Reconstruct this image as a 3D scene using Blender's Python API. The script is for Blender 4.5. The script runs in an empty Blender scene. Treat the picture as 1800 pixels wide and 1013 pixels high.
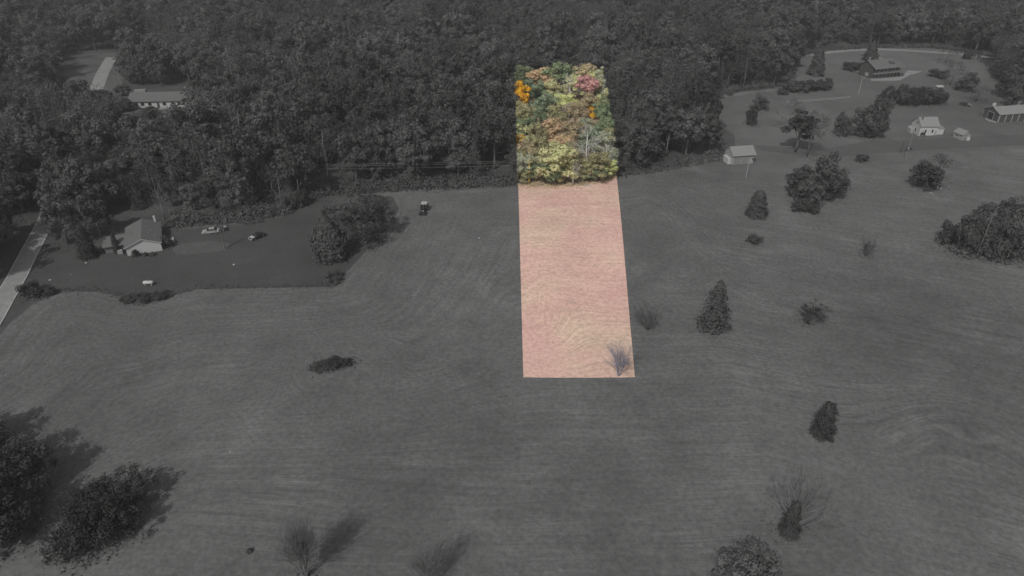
import bpy, bmesh, math, random
import numpy as np
from mathutils import Vector, Matrix
from mathutils.geometry import delaunay_2d_cdt

# ------------------------------------------------------------------ camera, sky, sun, exposure
scene = bpy.context.scene
C = scene.collection
PITCH, FPX, CAMH = math.radians(31.0), 1216.0, 87.0
cam_d = bpy.data.cameras.new('camera'); cam = bpy.data.objects.new('camera', cam_d); C.objects.link(cam)
cam_d.sensor_width = 36.0; cam_d.lens = FPX / 1800 * 36
cam_d.clip_start = 1.0; cam_d.clip_end = 12000
cam.location = (0, 0, CAMH); cam.rotation_euler = (math.pi/2 - PITCH, 0, 0)
scene.camera = cam
SUN_EL, SUN_AZ = math.radians(45), math.radians(25)
world = bpy.data.worlds.new('World'); scene.world = world; world.use_nodes = True
wt = world.node_tree; wt.nodes.clear()
sky = wt.nodes.new('ShaderNodeTexSky'); sky.sky_type = 'NISHITA'; sky.sun_disc = False
sky.sun_elevation = SUN_EL; sky.sun_rotation = math.pi + SUN_AZ; sky.dust_density = 3.0
hs = wt.nodes.new('ShaderNodeHueSaturation'); hs.inputs['Saturation'].default_value = 0.06
bg = wt.nodes.new('ShaderNodeBackground'); bg.inputs['Strength'].default_value = 0.115
wo = wt.nodes.new('ShaderNodeOutputWorld')
wt.links.new(sky.outputs[0], hs.inputs['Color']); wt.links.new(hs.outputs[0], bg.inputs['Color']); wt.links.new(bg.outputs[0], wo.inputs['Surface'])
sun_d = bpy.data.lights.new('sun', 'SUN'); sun = bpy.data.objects.new('sun', sun_d); C.objects.link(sun)
sun_d.energy = 2.95; sun_d.angle = math.radians(0.6); sun_d.color = (1.0, 0.985, 0.96)
sun.rotation_euler = Vector((math.sin(SUN_AZ)*math.cos(SUN_EL), math.cos(SUN_AZ)*math.cos(SUN_EL), -math.sin(SUN_EL))).to_track_quat('-Z', 'Y').to_euler()
sun.location = (-100, -200, 250)
scene.view_settings.view_transform = 'Standard'; scene.view_settings.look = 'None'
scene.view_settings.gamma = 1.0; scene.view_settings.use_curve_mapping = False
scene.view_settings.exposure = -0.32
scene.render.engine = 'CYCLES'
scene.cycles.max_bounces = 6; scene.cycles.diffuse_bounces = 3; scene.cycles.transmission_bounces = 3
scene.cycles.caustics_reflective = False; scene.cycles.caustics_refractive = False

# ------------------------------------------------------------------ terrain and survey helpers
def gh(x, y):
    """height of the land at x, y: long low swells"""
    return (0.8*math.sin(x/19.0 + 0.6)*math.cos(y/31.0 + 0.3) + 0.6*math.sin((x*0.6 + y)/27.0))*min(1.0, 400.0/(abs(x) + abs(y) + 1))
SP, CP = math.sin(PITCH), math.cos(PITCH)
def ray(px, py):
    xc, yc = (px - 900)/FPX, (py - 506.5)/FPX
    return Vector((xc, CP - yc*SP, -SP - yc*CP))
def P(px, py, up=0.0):
    """the spot on the land (or at a height above it) that a surveyed direction meets"""
    d = ray(px, py); x = y = 0.0; z = up
    for _ in range(6):
        t = (z - CAMH)/d.z; x, y = d.x*t, d.y*t; z = gh(x, y) + up
    return Vector((x, y, z))
def depth(p): return p.y*CP + (CAMH - p.z)*SP
def ppm(p): return FPX/depth(p)
rng = random.Random(7)

# ------------------------------------------------------------------ materials
def lin(c):
    c /= 255.0
    return c/12.92 if c <= 0.04045 else ((c + 0.055)/1.055)**2.4
def S(r, g, b, k=1.0): return (min(lin(r)*k, .9), min(lin(g)*k, .9), min(lin(b)*k, .9))
def G(v): return (v, v, v)
def nd(t, typ, **kw):
    n = t.nodes.new(typ)
    for k, v in kw.items(): setattr(n, k, v)
    return n
def new_mat(name, rough=0.9, spec=0.15):
    m = bpy.data.materials.new(name); m.use_nodes = True
    t = m.node_tree; b = t.nodes['Principled BSDF']
    b.inputs['Roughness'].default_value = rough; b.inputs['Specular IOR Level'].default_value = spec
    return m, t, b
def math_n(t, op, a, b=None, clamp=False):
    n = nd(t, 'ShaderNodeMath', operation=op); n.use_clamp = clamp
    for i, v in enumerate((a, b)):
        if v is None: continue
        if isinstance(v, (int, float)): n.inputs[i].default_value = v
        else: t.links.new(v, n.inputs[i])
    return n.outputs[0]
def noise(t, vec, scale, detail=3, rough=0.55):
    n = nd(t, 'ShaderNodeTexNoise'); n.inputs['Scale'].default_value = scale; n.inputs['Detail'].default_value = detail; n.inputs['Roughness'].default_value = rough
    if vec is not None: t.links.new(vec, n.inputs['Vector'])
    return n.outputs['Fac']
def spread(t, fac, amp, mean=1.0):
    """noise 0..1 -> mean +- amp"""
    n = nd(t, 'ShaderNodeMapRange'); n.inputs['From Min'].default_value = 0.28; n.inputs['From Max'].default_value = 0.72
    n.inputs['To Min'].default_value = mean - amp; n.inputs['To Max'].default_value = mean + amp
    t.links.new(fac, n.inputs['Value']); return n.outputs['Result']
def scale_col(t, col, f):
    n = nd(t, 'ShaderNodeVectorMath', operation='SCALE')
    if isinstance(col, tuple): n.inputs[0].default_value = col[:3]
    else: t.links.new(col, n.inputs[0])
    t.links.new(f, n.inputs['Scale']); return n.outputs[0]
def mixc(t, fac, a, b):
    n = nd(t, 'ShaderNodeMix', data_type='RGBA')
    if isinstance(fac, float): n.inputs['Factor'].default_value = fac
    else: t.links.new(fac, n.inputs['Factor'])
    for v, s in ((a, n.inputs[6]), (b, n.inputs[7])):
        if isinstance(v, tuple): s.default_value = (*v[:3], 1)
        else: t.links.new(v, s)
    return n.outputs[2]
def strip_group():
    """1 inside the bright parcel of land, 0 outside (world metres)"""
    g = bpy.data.node_groups.new('parcel_extent', 'ShaderNodeTree')
    g.interface.new_socket('Inside', in_out='OUTPUT', socket_type='NodeSocketFloat')
    go = nd(g, 'NodeGroupOutput')
    geo = nd(g, 'ShaderNodeNewGeometry'); sep = nd(g, 'ShaderNodeSeparateXYZ'); g.links.new(geo.outputs['Position'], sep.inputs[0])
    def mr(v, a, b, c, d):
        n = nd(g, 'ShaderNodeMapRange'); n.inputs[1].default_value = a; n.inputs[2].default_value = b; n.inputs[3].default_value = c; n.inputs[4].default_value = d
        g.links.new(v, n.inputs['Value']); return n.outputs[0]
    X, Y = sep.outputs[0], sep.outputs[1]
    l = mr(Y, 110, 323, 2.3, .9)
    r = math_n(g, 'ADD', mr(Y, 110, 213, 24.7, 34.4), mr(Y, 213, 323, 0, 7.0))
    a = mr(math_n(g, 'SUBTRACT', X, l), -.3, .3, 0, 1); b = mr(math_n(g, 'SUBTRACT', r, X), -.3, .3, 0, 1)
    c = mr(Y, 323, 324, 1, 0)
    g.links.new(math_n(g, 'MULTIPLY', math_n(g, 'MULTIPLY', a, b), c), go.inputs[0])
    return g
STRIP = strip_group()
def inside(t):
    n = nd(t, 'ShaderNodeGroup'); n.node_tree = STRIP; return n.outputs[0]

def plain(name, col, rough=0.7, amp=0.08, sc=1.5, spec=0.25):
    m, t, b = new_mat(name, rough, spec)
    tc = nd(t, 'ShaderNodeTexCoord')
    f = math_n(t, 'MULTIPLY', spread(t, noise(t, tc.outputs['Object'], sc, 4), amp), spread(t, noise(t, tc.outputs['Object'], sc*9, 2), amp*.6))
    t.links.new(scale_col(t, col, f), b.inputs['Base Color']); return m

def leaf_mat(name, mode, lo=.05, hi=.12):
    m = bpy.data.materials.new(name); m.use_nodes = True; t = m.node_tree; t.nodes.clear()
    out = nd(t, 'ShaderNodeOutputMaterial'); d = nd(t, 'ShaderNodeBsdfDiffuse'); tr = nd(t, 'ShaderNodeBsdfTranslucent'); mx = nd(t, 'ShaderNodeMixShader')
    mx.inputs[0].default_value = 0.42 if mode == 'colour' else 0.38
    oi = nd(t, 'ShaderNodeObjectInfo'); tc = nd(t, 'ShaderNodeTexCoord'); geo = nd(t, 'ShaderNodeNewGeometry')
    f = math_n(t, 'MULTIPLY', spread(t, noise(t, tc.outputs['Object'], 0.35, 2), .18), spread(t, noise(t, geo.outputs['Position'], 1.1, 1), .12))
    f = math_n(t, 'MULTIPLY', f, spread(t, noise(t, geo.outputs['Position'], 0.018, 2), .24))
    mr = nd(t, 'ShaderNodeMapRange'); mr.inputs[3].default_value = lo; mr.inputs[4].default_value = hi; t.links.new(oi.outputs['Random'], mr.inputs[0])
    grey = math_n(t, 'MULTIPLY', mr.outputs[0], f)
    gc = nd(t, 'ShaderNodeCombineColor')
    for i in range(3): t.links.new(grey, gc.inputs[i])
    col = gc.outputs[0]
    if mode == 'colour':
        hv = nd(t, 'ShaderNodeHueSaturation'); t.links.new(oi.outputs['Color'], hv.inputs['Color'])
        t.links.new(spread(t, noise(t, tc.outputs['Object'], 0.5, 2), .025, .5), hv.inputs['Hue'])
        blend = mixc(t, math_n(t, 'MULTIPLY', spread(t, noise(t, tc.outputs['Object'], 1.3, 3), .30, .08), 1, True), hv.outputs[0], S(150, 140, 96, 1.25))
        col = mixc(t, inside(t), col, scale_col(t, blend, f))
    for s in (d, tr): t.links.new(col, s.inputs['Color'])
    t.links.new(d.outputs[0], mx.inputs[1]); t.links.new(tr.outputs[0], mx.inputs[2]); t.links.new(mx.outputs[0], out.inputs['Surface'])
    return m
M = {}
M['leaf'] = leaf_mat('grey_foliage', 'grey', .064, .130)
M['dark_leaf'] = leaf_mat('dark_foliage', 'grey', .062, .090)
M['colour_leaf'] = leaf_mat('autumn_foliage', 'colour', .064, .130)
def bark_mat(name, grey, tint):
    m, t, b = new_mat(name, .95, .05)
    tc = nd(t, 'ShaderNodeTexCoord')
    f = spread(t, noise(t, tc.outputs['Object'], 3, 3), .25)
    t.links.new(scale_col(t, mixc(t, inside(t), G(grey), tint), f), b.inputs['Base Color']); return m
M['bark'] = bark_mat('bark', .10, S(150, 135, 122, 1.3))
M['pale_bark'] = bark_mat('pale_bark', .15, S(190, 185, 185, 1.2))
M['twig'] = bark_mat('twig_bark', .085, S(165, 155, 160, 1.2))
M['dark_twig'] = bark_mat('dark_twig_bark', .05, S(130, 120, 120, 1.1))
M['white'] = plain('white_paint', G(.35), .6, .05); M['white2'] = plain('weathered_white_paint', G(.235), .7, .1)
M['roofgrey'] = plain('grey_shingle', G(.098), .85, .12, 3); M['roofpale'] = plain('pale_metal_roof', G(.175), .6, .06)
M['roofdark'] = plain('dark_shingle', G(.10), .9, .12, 3)
M['log'] = plain('dark_timber', G(.055), .8, .2); M['darkwall'] = plain('dark_siding', G(.055), .8, .12)
M['glass'] = plain('dark_window_glass', G(.02), .12, .02, 1, .5); M['black'] = plain('black_rubber_and_shade', G(.02), .8, .1)  # black rubber, also the painted shade of the barn doorway
M['carpaint'] = plain('dark_car_paint', G(.025), .3, .03, 1, .5); M['metal'] = plain('grey_metal', G(.2), .45, .08)
M['concrete'] = plain('pale_concrete', G(.20), .9, .12, .6); M['wood'] = plain('weathered_wood', G(.16), .9, .15, 4)
M['light_twig'] = bark_mat('sunbleached_twig_bark', .16, S(170, 165, 160, 1.2))
M['blue_twig'] = bark_mat('blue_grey_twig_bark', .1, S(140, 140, 152, .95))
M['polewood'] = bark_mat('pole_timber', .16, S(185, 150, 70, 1.3)); M['wire'] = plain('bright_wire', G(.2), .4, .02)
M['lamp'] = plain('lamp_lens', G(.5), .2, .02, 1, .5); M['rock'] = plain('pale_stone', G(.28), .9, .15, 2)

# ------------------------------------------------------------------ mesh helpers
class MB:
    def __init__(s): s.v = []; s.f = []
    def add(s, vs, fs):
        o = len(s.v); s.v += [tuple(v) for v in vs]; s.f += [tuple(i + o for i in f) for f in fs]; return s
    def box(s, x0, x1, y0, y1, z0, z1, M4=None, taper=0.0):
        t = taper
        vs = [(x0, y0, z0), (x1, y0, z0), (x1, y1, z0), (x0, y1, z0), (x0+t, y0+t, z1), (x1-t, y0+t, z1), (x1-t, y1-t, z1), (x0+t, y1-t, z1)]
        if M4 is not None: vs = [M4 @ Vector(v) for v in vs]
        return s.add(vs, [(3, 2, 1, 0), (4, 5, 6, 7), (0, 1, 5, 4), (1, 2, 6, 5), (2, 3, 7, 6), (3, 0, 4, 7)])
    def prism(s, prof, y0, y1, axis='y'):
        """closed profile in (x, z) swept along y (or (y, z) along x)"""
        n = len(prof)
        mk = (lambda p, q: (p[0], q, p[1])) if axis == 'y' else (lambda p, q: (q, p[0], p[1]))
        vs = [mk(p, y0) for p in prof] + [mk(p, y1) for p in prof]
        fs = [tuple(range(n)), tuple(range(2*n-1, n-1, -1))] + [(i, i+n, (i+1) % n + n, (i+1) % n) for i in range(n)]
        return s.add(vs, fs)
    def tube(s, pts, rad, n=6, cap=True):
        pts = [Vector(p) for p in pts]; rings = []
        for i, p in enumerate(pts):
            d = (pts[min(i+1, len(pts)-1)] - pts[max(i-1, 0)]).normalized()
            a = d.orthogonal().normalized(); b = d.cross(a)
            r = rad[i] if isinstance(rad, (list, tuple)) else rad
            rings.append([p + (a*math.cos(k*2*math.pi/n) + b*math.sin(k*2*math.pi/n))*r for k in range(n)])
        vs = [v for r in rings for v in r]; fs = []
        for i in range(len(pts)-1):
            for k in range(n): fs.append((i*n+k, i*n+(k+1) % n, (i+1)*n+(k+1) % n, (i+1)*n+k))
        if cap: fs += [tuple(range(n))[::-1], tuple((len(pts)-1)*n+k for k in range(n))]
        return s.add(vs, fs)
    def mesh(s, name, smooth=False):
        me = bpy.data.meshes.new(name); me.from_pydata(s.v, [], s.f); me.update()
        bm = bmesh.new(); bm.from_mesh(me); bmesh.ops.recalc_face_normals(bm, faces=bm.faces); bm.to_mesh(me); bm.free()
        if smooth: me.polygons.foreach_set('use_smooth', [True]*len(me.polygons))
        return me
    def obj(s, name, mat, parent=None, smooth=False):
        return link(name, s.mesh(name, smooth), mat, parent)
def link(name, me, mat=None, parent=None):
    o = bpy.data.objects.new(name, me); C.objects.link(o)
    if mat is not None and not me.materials: me.materials.append(mat)
    if parent is not None: o.parent = parent
    return o
def tag(o, label, cat, group=None):
    o['label'] = label; o['category'] = cat
    if group: o['group'] = group
    return o
def thing(name, label, cat, loc, rz=0.0, group=None):
    o = bpy.data.objects.new(name, None); C.objects.link(o); o.empty_display_size = .5
    o.location = loc; o.rotation_euler = (0, 0, rz); return tag(o, label, cat, group)

# ------------------------------------------------------------------ ground sheets
def sheet(name, pts, mat, lift, step=4.0, border=None, kind='structure'):
    pts = [Vector((p[0], p[1])) for p in pts]; dense = []
    for i, p in enumerate(pts):
        q = pts[(i+1) % len(pts)]; n = max(1, int((q-p).length/step))
        dense += [p.lerp(q, k/n) for k in range(n)]
    xs = [p.x for p in pts]; ys = [p.y for p in pts]
    P0 = np.array([(p.x, p.y) for p in dense]); P1 = np.roll(P0, -1, 0)
    gx, gy = np.meshgrid(np.arange(min(xs), max(xs), step), np.arange(min(ys), max(ys), step))
    q = np.stack([gx.ravel(), gy.ravel()], 1) + .01
    ins = np.zeros(len(q), bool)
    for a, b in zip(P0, P1):
        c = (a[1] > q[:, 1]) != (b[1] > q[:, 1])
        with np.errstate(all='ignore'): xx = (b[0]-a[0])*(q[:, 1]-a[1])/(b[1]-a[1]) + a[0]
        ins ^= c & (q[:, 0] < xx)
    q = q[ins]
    allp = dense + [Vector(v) for v in q]
    n = len(dense)
    vs, es, fs, *_ = delaunay_2d_cdt(allp, [], [list(range(n))], 1, 1e-4)
    me = bpy.data.meshes.new(name)
    me.from_pydata([(v.x, v.y, gh(v.x, v.y) + lift) for v in vs], [], [tuple(f) for f in fs]); me.update()
    bm = bmesh.new(); bm.from_mesh(me)
    for f in bm.faces:
        if f.normal.z < 0: f.normal_flip()
        f.smooth = True
    bm.to_mesh(me); bm.free()
    if border is not None:
        B = np.array([(p.x, p.y) for p in border]); V = np.array([(v.co.x, v.co.y) for v in me.vertices])
        dm = np.full(len(V), 1e9)
        for a, b in zip(B[:-1], B[1:]):
            ab = b - a; tt = np.clip(((V - a) @ ab)/(ab @ ab), 0, 1)
            dm = np.minimum(dm, np.linalg.norm(V - (a + tt[:, None]*ab), axis=1))
        at = me.attributes.new('mow', 'FLOAT', 'POINT'); at.data.foreach_set('value', dm.astype(np.float32))
    o = link(name, me, mat); o['kind'] = kind
    return o

def turf(name, base, amp=(.10, .10, .10), mow=0.0, mowscale=.55, bump=.25):
    m, t, b = new_mat(name, .97, .03)
    geo = nd(t, 'ShaderNodeNewGeometry'); pos = geo.outputs['Position']
    f = math_n(t, 'MULTIPLY', spread(t, noise(t, pos, .012, 4), amp[0]), spread(t, noise(t, pos, .09, 4, .6), amp[1]))
    f = math_n(t, 'MULTIPLY', f, spread(t, noise(t, pos, 1.1, 4, .75), amp[2]))
    f = math_n(t, 'MULTIPLY', f, spread(t, noise(t, pos, .028, 5, .65), amp[1]))
    if mow:
        at = nd(t, 'ShaderNodeAttribute', attribute_name='mow')
        brk = spread(t, noise(t, pos, .045, 3, .6), .6, .55)
        wv = math_n(t, 'MULTIPLY', spread(t, noise(t, pos, .014, 1), 2.0, 0.0), 1.0)
        dd = math_n(t, 'ADD', at.outputs['Fac'], wv)
        sp = nd(t, 'ShaderNodeSeparateXYZ'); t.links.new(pos, sp.inputs[0])
        for k, (sc, lon) in enumerate(((mowscale, .035), (mowscale*2.6, .10), (mowscale*.28, .012))):
            cb = nd(t, 'ShaderNodeCombineXYZ')
            t.links.new(math_n(t, 'MULTIPLY', dd, sc), cb.inputs[0]); t.links.new(math_n(t, 'MULTIPLY', sp.outputs[0], lon), cb.inputs[1])
            t.links.new(math_n(t, 'MULTIPLY', sp.outputs[1], lon), cb.inputs[2])
            st = math_n(t, 'MULTIPLY', spread(t, noise(t, cb.outputs[0], 1.0, 4, .7), mow*(1, 1.1, .35)[k], 0.0), brk)
            f = math_n(t, 'MULTIPLY', f, math_n(t, 'ADD', st, 1.0))
    col = scale_col(t, base, f)
    t.links.new(col, b.inputs['Base Color'])
    bp = nd(t, 'ShaderNodeBump'); bp.inputs['Strength'].default_value = bump; bp.inputs['Distance'].default_value = .25
    t.links.new(noise(t, pos, 1.6, 4, .7), bp.inputs['Height']); t.links.new(bp.outputs[0], b.inputs['Normal'])
    return m, t, b, col, f

# base land to the horizon
def far_ground():
    r = [0, 40, 80] ; vs = []; fs = []
    xs = np.concatenate([[-9000, -4000, -2000, -1200], np.arange(-800, 801, 4.0), [1200, 2000, 4000, 9000]])
    ys = np.concatenate([[-3000, -1000, -400, -150], np.arange(-60, 740, 4.0), [900, 1300, 2500, 5000, 9500]])
    X, Y = np.meshgrid(xs, ys)
    Z = (0.8*np.sin(X/19.0 + 0.6)*np.cos(Y/31.0 + 0.3) + 0.6*np.sin((X*0.6 + Y)/27.0))*np.minimum(1.0, 400.0/(np.abs(X) + np.abs(Y) + 1))
    co = np.stack([X, Y, Z], -1).reshape(-1, 3)
    nx, ny = len(xs), len(ys); i = np.arange(nx*ny).reshape(ny, nx)
    quads = np.stack([i[:-1, :-1], i[:-1, 1:], i[1:, 1:], i[1:, :-1]], -1).reshape(-1, 4)
    me = quad_mesh('ground', co, quads); me.polygons.foreach_set('use_smooth', [True]*len(me.polygons)); return me
def quad_mesh(name, co, quads):
    me = bpy.data.meshes.new(name); n = len(quads)
    me.vertices.add(len(co)); me.vertices.foreach_set('co', np.asarray(co, np.float32).ravel())
    me.loops.add(4*n); me.loops.foreach_set('vertex_index', np.asarray(quads, np.int32).ravel())
    me.polygons.add(n); me.polygons.foreach_set('loop_start', np.arange(0, 4*n, 4, dtype=np.int32))
    me.update(calc_edges=True); return me

gm, t, b, col, f = turf('woodland_floor', G(.065), (.15, .2, .2))
t.links.new(mixc(t, inside(t), col, scale_col(t, S(150, 132, 108, 1.1), f)), b.inputs['Base Color'])
link('ground', far_ground(), gm)['kind'] = 'structure'

def PX(l): return [P(*p) for p in l]
FIELD_TOP = [(-260, 760), (-40, 640), (20, 566), (60, 534), (110, 515), (170, 513), (215, 523), (255, 531), (300, 521), (345, 509), (440, 507), (590, 504), (606, 482), (640, 446), (682, 402), (702, 368), (690, 346), (560, 338), (540, 334)]
FIELD_TOP2 = [(760, 329), (911, 325), (1000, 323), (1085, 309), (1150, 302), (1215, 291), (1300, 318), (1385, 322), (1402, 352), (1440, 372), (1475, 330), (1520, 290), (1560, 275), (1660, 268), (1800, 262), (2050, 258)]
border = PX(FIELD_TOP[:16] + [(690, 346)] + FIELD_TOP2)
field_poly = PX(FIELD_TOP + FIELD_TOP2) + [Vector((330, 200, 0)), Vector((330, 20, 0)), Vector((-240, 20, 0))]
fm = turf('mown_hay', G(.106), (.17, .14, .28), .21, .8)[0]
meadow_poly = PX([(1140, 300), (1215, 284), (1295, 275), (1290, 236), (1205, 190), (1385, 150), (1405, 100), (1450, 84), (1640, 82), (1720, 96), (1790, 170), (2000, 180), (2060, 262), (2000, 330), (1400, 360), (1300, 330), (1220, 300)])
sheet('meadow', meadow_poly, turf('rough_meadow', G(.098), (.14, .14, .10))[0], .03)
fo = sheet('hay_field', field_poly, fm, .06, 2.5, border)
def mower_rows(o):
    """rounds along the borders, straight passes further out, a ring round the unmown weeds"""
    V = np.array([tuple(v.co) for v in o.data.vertices]); d = np.empty(len(V), np.float32)
    o.data.attributes['mow'].data.foreach_get('value', d)
    st = 175 - V[:, 1] - .16*V[:, 0]*(V[:, 0] < 0)*.3 - .42*np.maximum(V[:, 0] - 45, 0) + 1.2*np.sin(V[:, 0]/33)
    w = np.clip((d - 34)/34, 0, 1); w = np.maximum(w, np.clip((V[:, 0] - 42)/15, 0, 1)); w = w*w*(3 - 2*w)
    ph = d*(1 - w) + st*w
    q = P(587, 640); r = np.hypot(V[:, 0] - q.x, V[:, 1] - q.y); k = np.exp(-(r/12.0)**4)
    ph = ph*(1 - k) + (r + 60)*k
    q = P(1705, 765); r = np.hypot(V[:, 0] - q.x, (V[:, 1] - q.y)*1.2); k = .85*np.exp(-(r/13.0)**2)
    ph = ph*(1 - k) + (r + 80)*k
    o.data.attributes['mow'].data.foreach_set('value', ph.astype(np.float32))
mower_rows(fo)
lawn_poly = PX([(84, 414), (50, 488), (42, 508), (95, 509), (150, 510), (215, 522), (255, 530), (300, 520), (345, 508), (440, 506), (590, 503), (606, 478), (612, 420), (580, 372), (548, 352), (500, 373), (430, 388), (300, 404), (190, 402), (130, 408)])
sheet('house_lawn', lawn_poly, turf('mown_lawn', G(.061), (.10, .13, .14), bump=.2)[0], .09, 3.0)
sheet('dark_lawn_band', PX([(1330, 256), (1455, 262), (1520, 249), (1640, 244), (1800, 237), (2000, 232), (2000, 250), (1800, 256), (1660, 262), (1560, 269), (1470, 277), (1340, 266)]), turf('dark_lawn', G(.080), (.06, .08, .08))[0], .07)  # band of lawn with a darker base colour
def ribbon(pts, w):
    L, R = [], []
    for i, p in enumerate(pts):
        d = pts[min(i+1, len(pts)-1)] - pts[max(i-1, 0)]; n = Vector((-d.y, d.x, 0)).normalized()
        ww = w[i] if isinstance(w, list) else w
        L.append(p + n*ww/2); R.append(p - n*ww/2)
    return L + R[::-1]
road_pts = PX([(-60, 640), (-12, 560), (30, 487), (70, 410), (98, 352)])
side_pts = PX([(158, 190), (166, 165), (180, 130), (197, 101)])
rm, t, b = new_mat('asphalt_road', .95, .1)
geo = nd(t, 'ShaderNodeNewGeometry')
ff = math_n(t, 'MULTIPLY', spread(t, noise(t, geo.outputs['Position'], .25, 4), .12), spread(t, noise(t, geo.outputs['Position'], 6, 2), .1))
ff = math_n(t, 'MULTIPLY', ff, spread(t, noise(t, geo.outputs['Position'], .9, 5, .7), .16))
t.links.new(scale_col(t, G(.20), ff), b.inputs['Base Color'])
sheet('road', ribbon(road_pts, 4.9), rm, .12, 2.5)
sheet('side_road', ribbon(side_pts, 6.0), rm, .12, 2.5)
lm = plain('worn_road_paint', G(.36), .8, .25, 2)
for s in (-1, 1):
    off = []
    for i, p in enumerate(road_pts):
        d = road_pts[min(i+1, len(road_pts)-1)] - road_pts[max(i-1, 0)]; n = Vector((-d.y, d.x, 0)).normalized()
        off.append(p + n*s*2.25)
    sheet('road_edge_line', ribbon(off, .16), lm, .135, 2.5)
sheet('forest_clearing', PX([(110, 98), (210, 92), (222, 104), (215, 150), (205, 165), (130, 160), (100, 130)]), turf('clearing_grass', G(.085), (.2, .25, .12))[0], .06)
sheet('driveway', ribbon(PX([(1404, 99), (1440, 94), (1490, 89), (1535, 87), (1580, 88), (1640, 92), (1700, 97), (1760, 104)]), 4.6), plain('gravel', G(.175), .95, .12, .4), .06)
sheet('gravel_path', ribbon(PX([(1540, 101), (1553, 104.5), (1560, 108)]), 2.2), bpy.data.materials['gravel'], .10)
turf('pale_mown_grass', G(.128), (.08, .12, .08))
sheet('field_margin', ribbon(PX([(1215, 174), (1260, 172), (1310, 164), (1360, 158)]), 4), bpy.data.materials['pale_mown_grass'], .05)
# bright strip of land
pm, t, b, col, f = turf('dry_mown_hay', S(193, 158, 140, 1.15), (.06, .09, .26), .16, 1.0)
geo = nd(t, 'ShaderNodeNewGeometry'); pos = geo.outputs['Position']
g1 = math_n(t, 'MULTIPLY', spread(t, noise(t, pos, .045, 4), .55, .30), 1, True)
c1 = mixc(t, g1, S(196, 160, 150, 1.05), S(182, 164, 143, 1.05))
g2 = math_n(t, 'MULTIPLY', spread(t, noise(t, pos, .06, 3), .3, .08), 1, True)
c2 = mixc(t, g2, c1, S(189, 148, 140, 1.05))
t.links.new(scale_col(t, c2, f), b.inputs['Base Color'])
strip_poly = [P(920, 664), P(1116, 664), P(1084, 313), P(1040, 319), P(911, 325)]
so = sheet('mown_strip', strip_poly, pm, .085, 1.6, border)
def swirl_rows(o):
    """rows run across the strip, except where the mower turned"""
    q = P(958, 545); V = np.array([tuple(v.co) for v in o.data.vertices])
    w = 1.1*np.exp(-((V[:, 0] - q.x)/7.0)**2 - ((V[:, 1] - q.y)/17.0)**2); w = np.clip(w, 0, 1)
    ph = (1 - w)*(300 - V[:, 1]) + w*(V[:, 0]*1.1 + 150)
    o.data.attributes['mow'].data.foreach_set('value', ph.astype(np.float32))
swirl_rows(so)
mk = turf('rough_verge', S(182, 156, 140, 1.08), (.12, .2, .2))[0]
sheet('rough_margin', [P(911, 331), P(960, 333), P(1030, 331), P(1085, 315), P(1084, 300), P(911, 314)], mk, .105, 2.0)

# ------------------------------------------------------------------ tree meshes
def leaves(name, cen, nor, siz, rs, asp=1.0):
    n = len(cen)
    nor = nor/np.maximum(np.linalg.norm(nor, axis=1, keepdims=True), 1e-6)
    r = rs.normal(size=(n, 3)); a = np.cross(nor, r); a /= np.maximum(np.linalg.norm(a, axis=1, keepdims=True), 1e-6); bb = np.cross(nor, a)
    s = siz[:, None]*.5; co = np.empty((n, 4, 3))
    for k, (u, v) in enumerate(((-1, -1), (1, -1), (1, 1), (-1, 1))):
        j = rs.uniform(.55, 1.25, (n, 2))
        co[:, k] = cen + a*s*u*j[:, :1]*asp + bb*s*v*j[:, 1:] + nor*s*rs.uniform(-.35, .35, (n, 1))
    return co.reshape(-1, 3), np.arange(4*n).reshape(n, 4)
def broad_crown(rs, R, H, z0, lobes=34, per=42, size=.62, top=1.0, flat=.45, asp=1.0, fill=1.0, rag=0.0):
    """crown between heights z0 and H built from many leaf clumps round lobes"""
    hc = (H - z0)/2; zc = z0 + hc*.95
    u = rs.normal(size=(lobes*3, 3)); u /= np.linalg.norm(u, axis=1, keepdims=True); u = u[u[:, 2] > -flat][:lobes]
    rr = rs.uniform(.55 - .15*rag, .88 + .2*rag, (len(u), 1)); rr[:max(3, lobes//6)] *= .45
    wid = 1.0 - .25*np.clip(u[:, 2:3], 0, 1)*(1-top)
    lc = u*rr*np.array([R, R, hc])*np.concatenate([wid, wid, np.ones_like(wid)], 1)
    lc += rs.normal(size=lc.shape)*R*.05; lc[:, 2] += zc
    lr = rs.uniform(.20 - .08*rag, .36 - .08*rag, len(u))*R
    cen, nor, siz = [], [], []
    for c, r_ in zip(lc, lr):
        k = int(per*rs.uniform(.7, 1.3)*fill)
        d = rs.normal(size=(k, 3)); d[:, 2] += .35; d /= np.linalg.norm(d, axis=1, keepdims=True)
        rad = r_*rs.uniform(.55 - .25*rag, 1.08 + .45*rag, (k, 1))
        cen.append(c + d*rad*np.array([1, 1, .85])); nor.append(d*1.0 + rs.normal(size=(k, 3))*.30)
        siz.append(size*rs.uniform(.6, 1.35, k))
    co, q = leaves('', np.concatenate(cen), np.concatenate(nor), np.concatenate(siz), rs, asp)
    return co, q, lc
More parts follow.
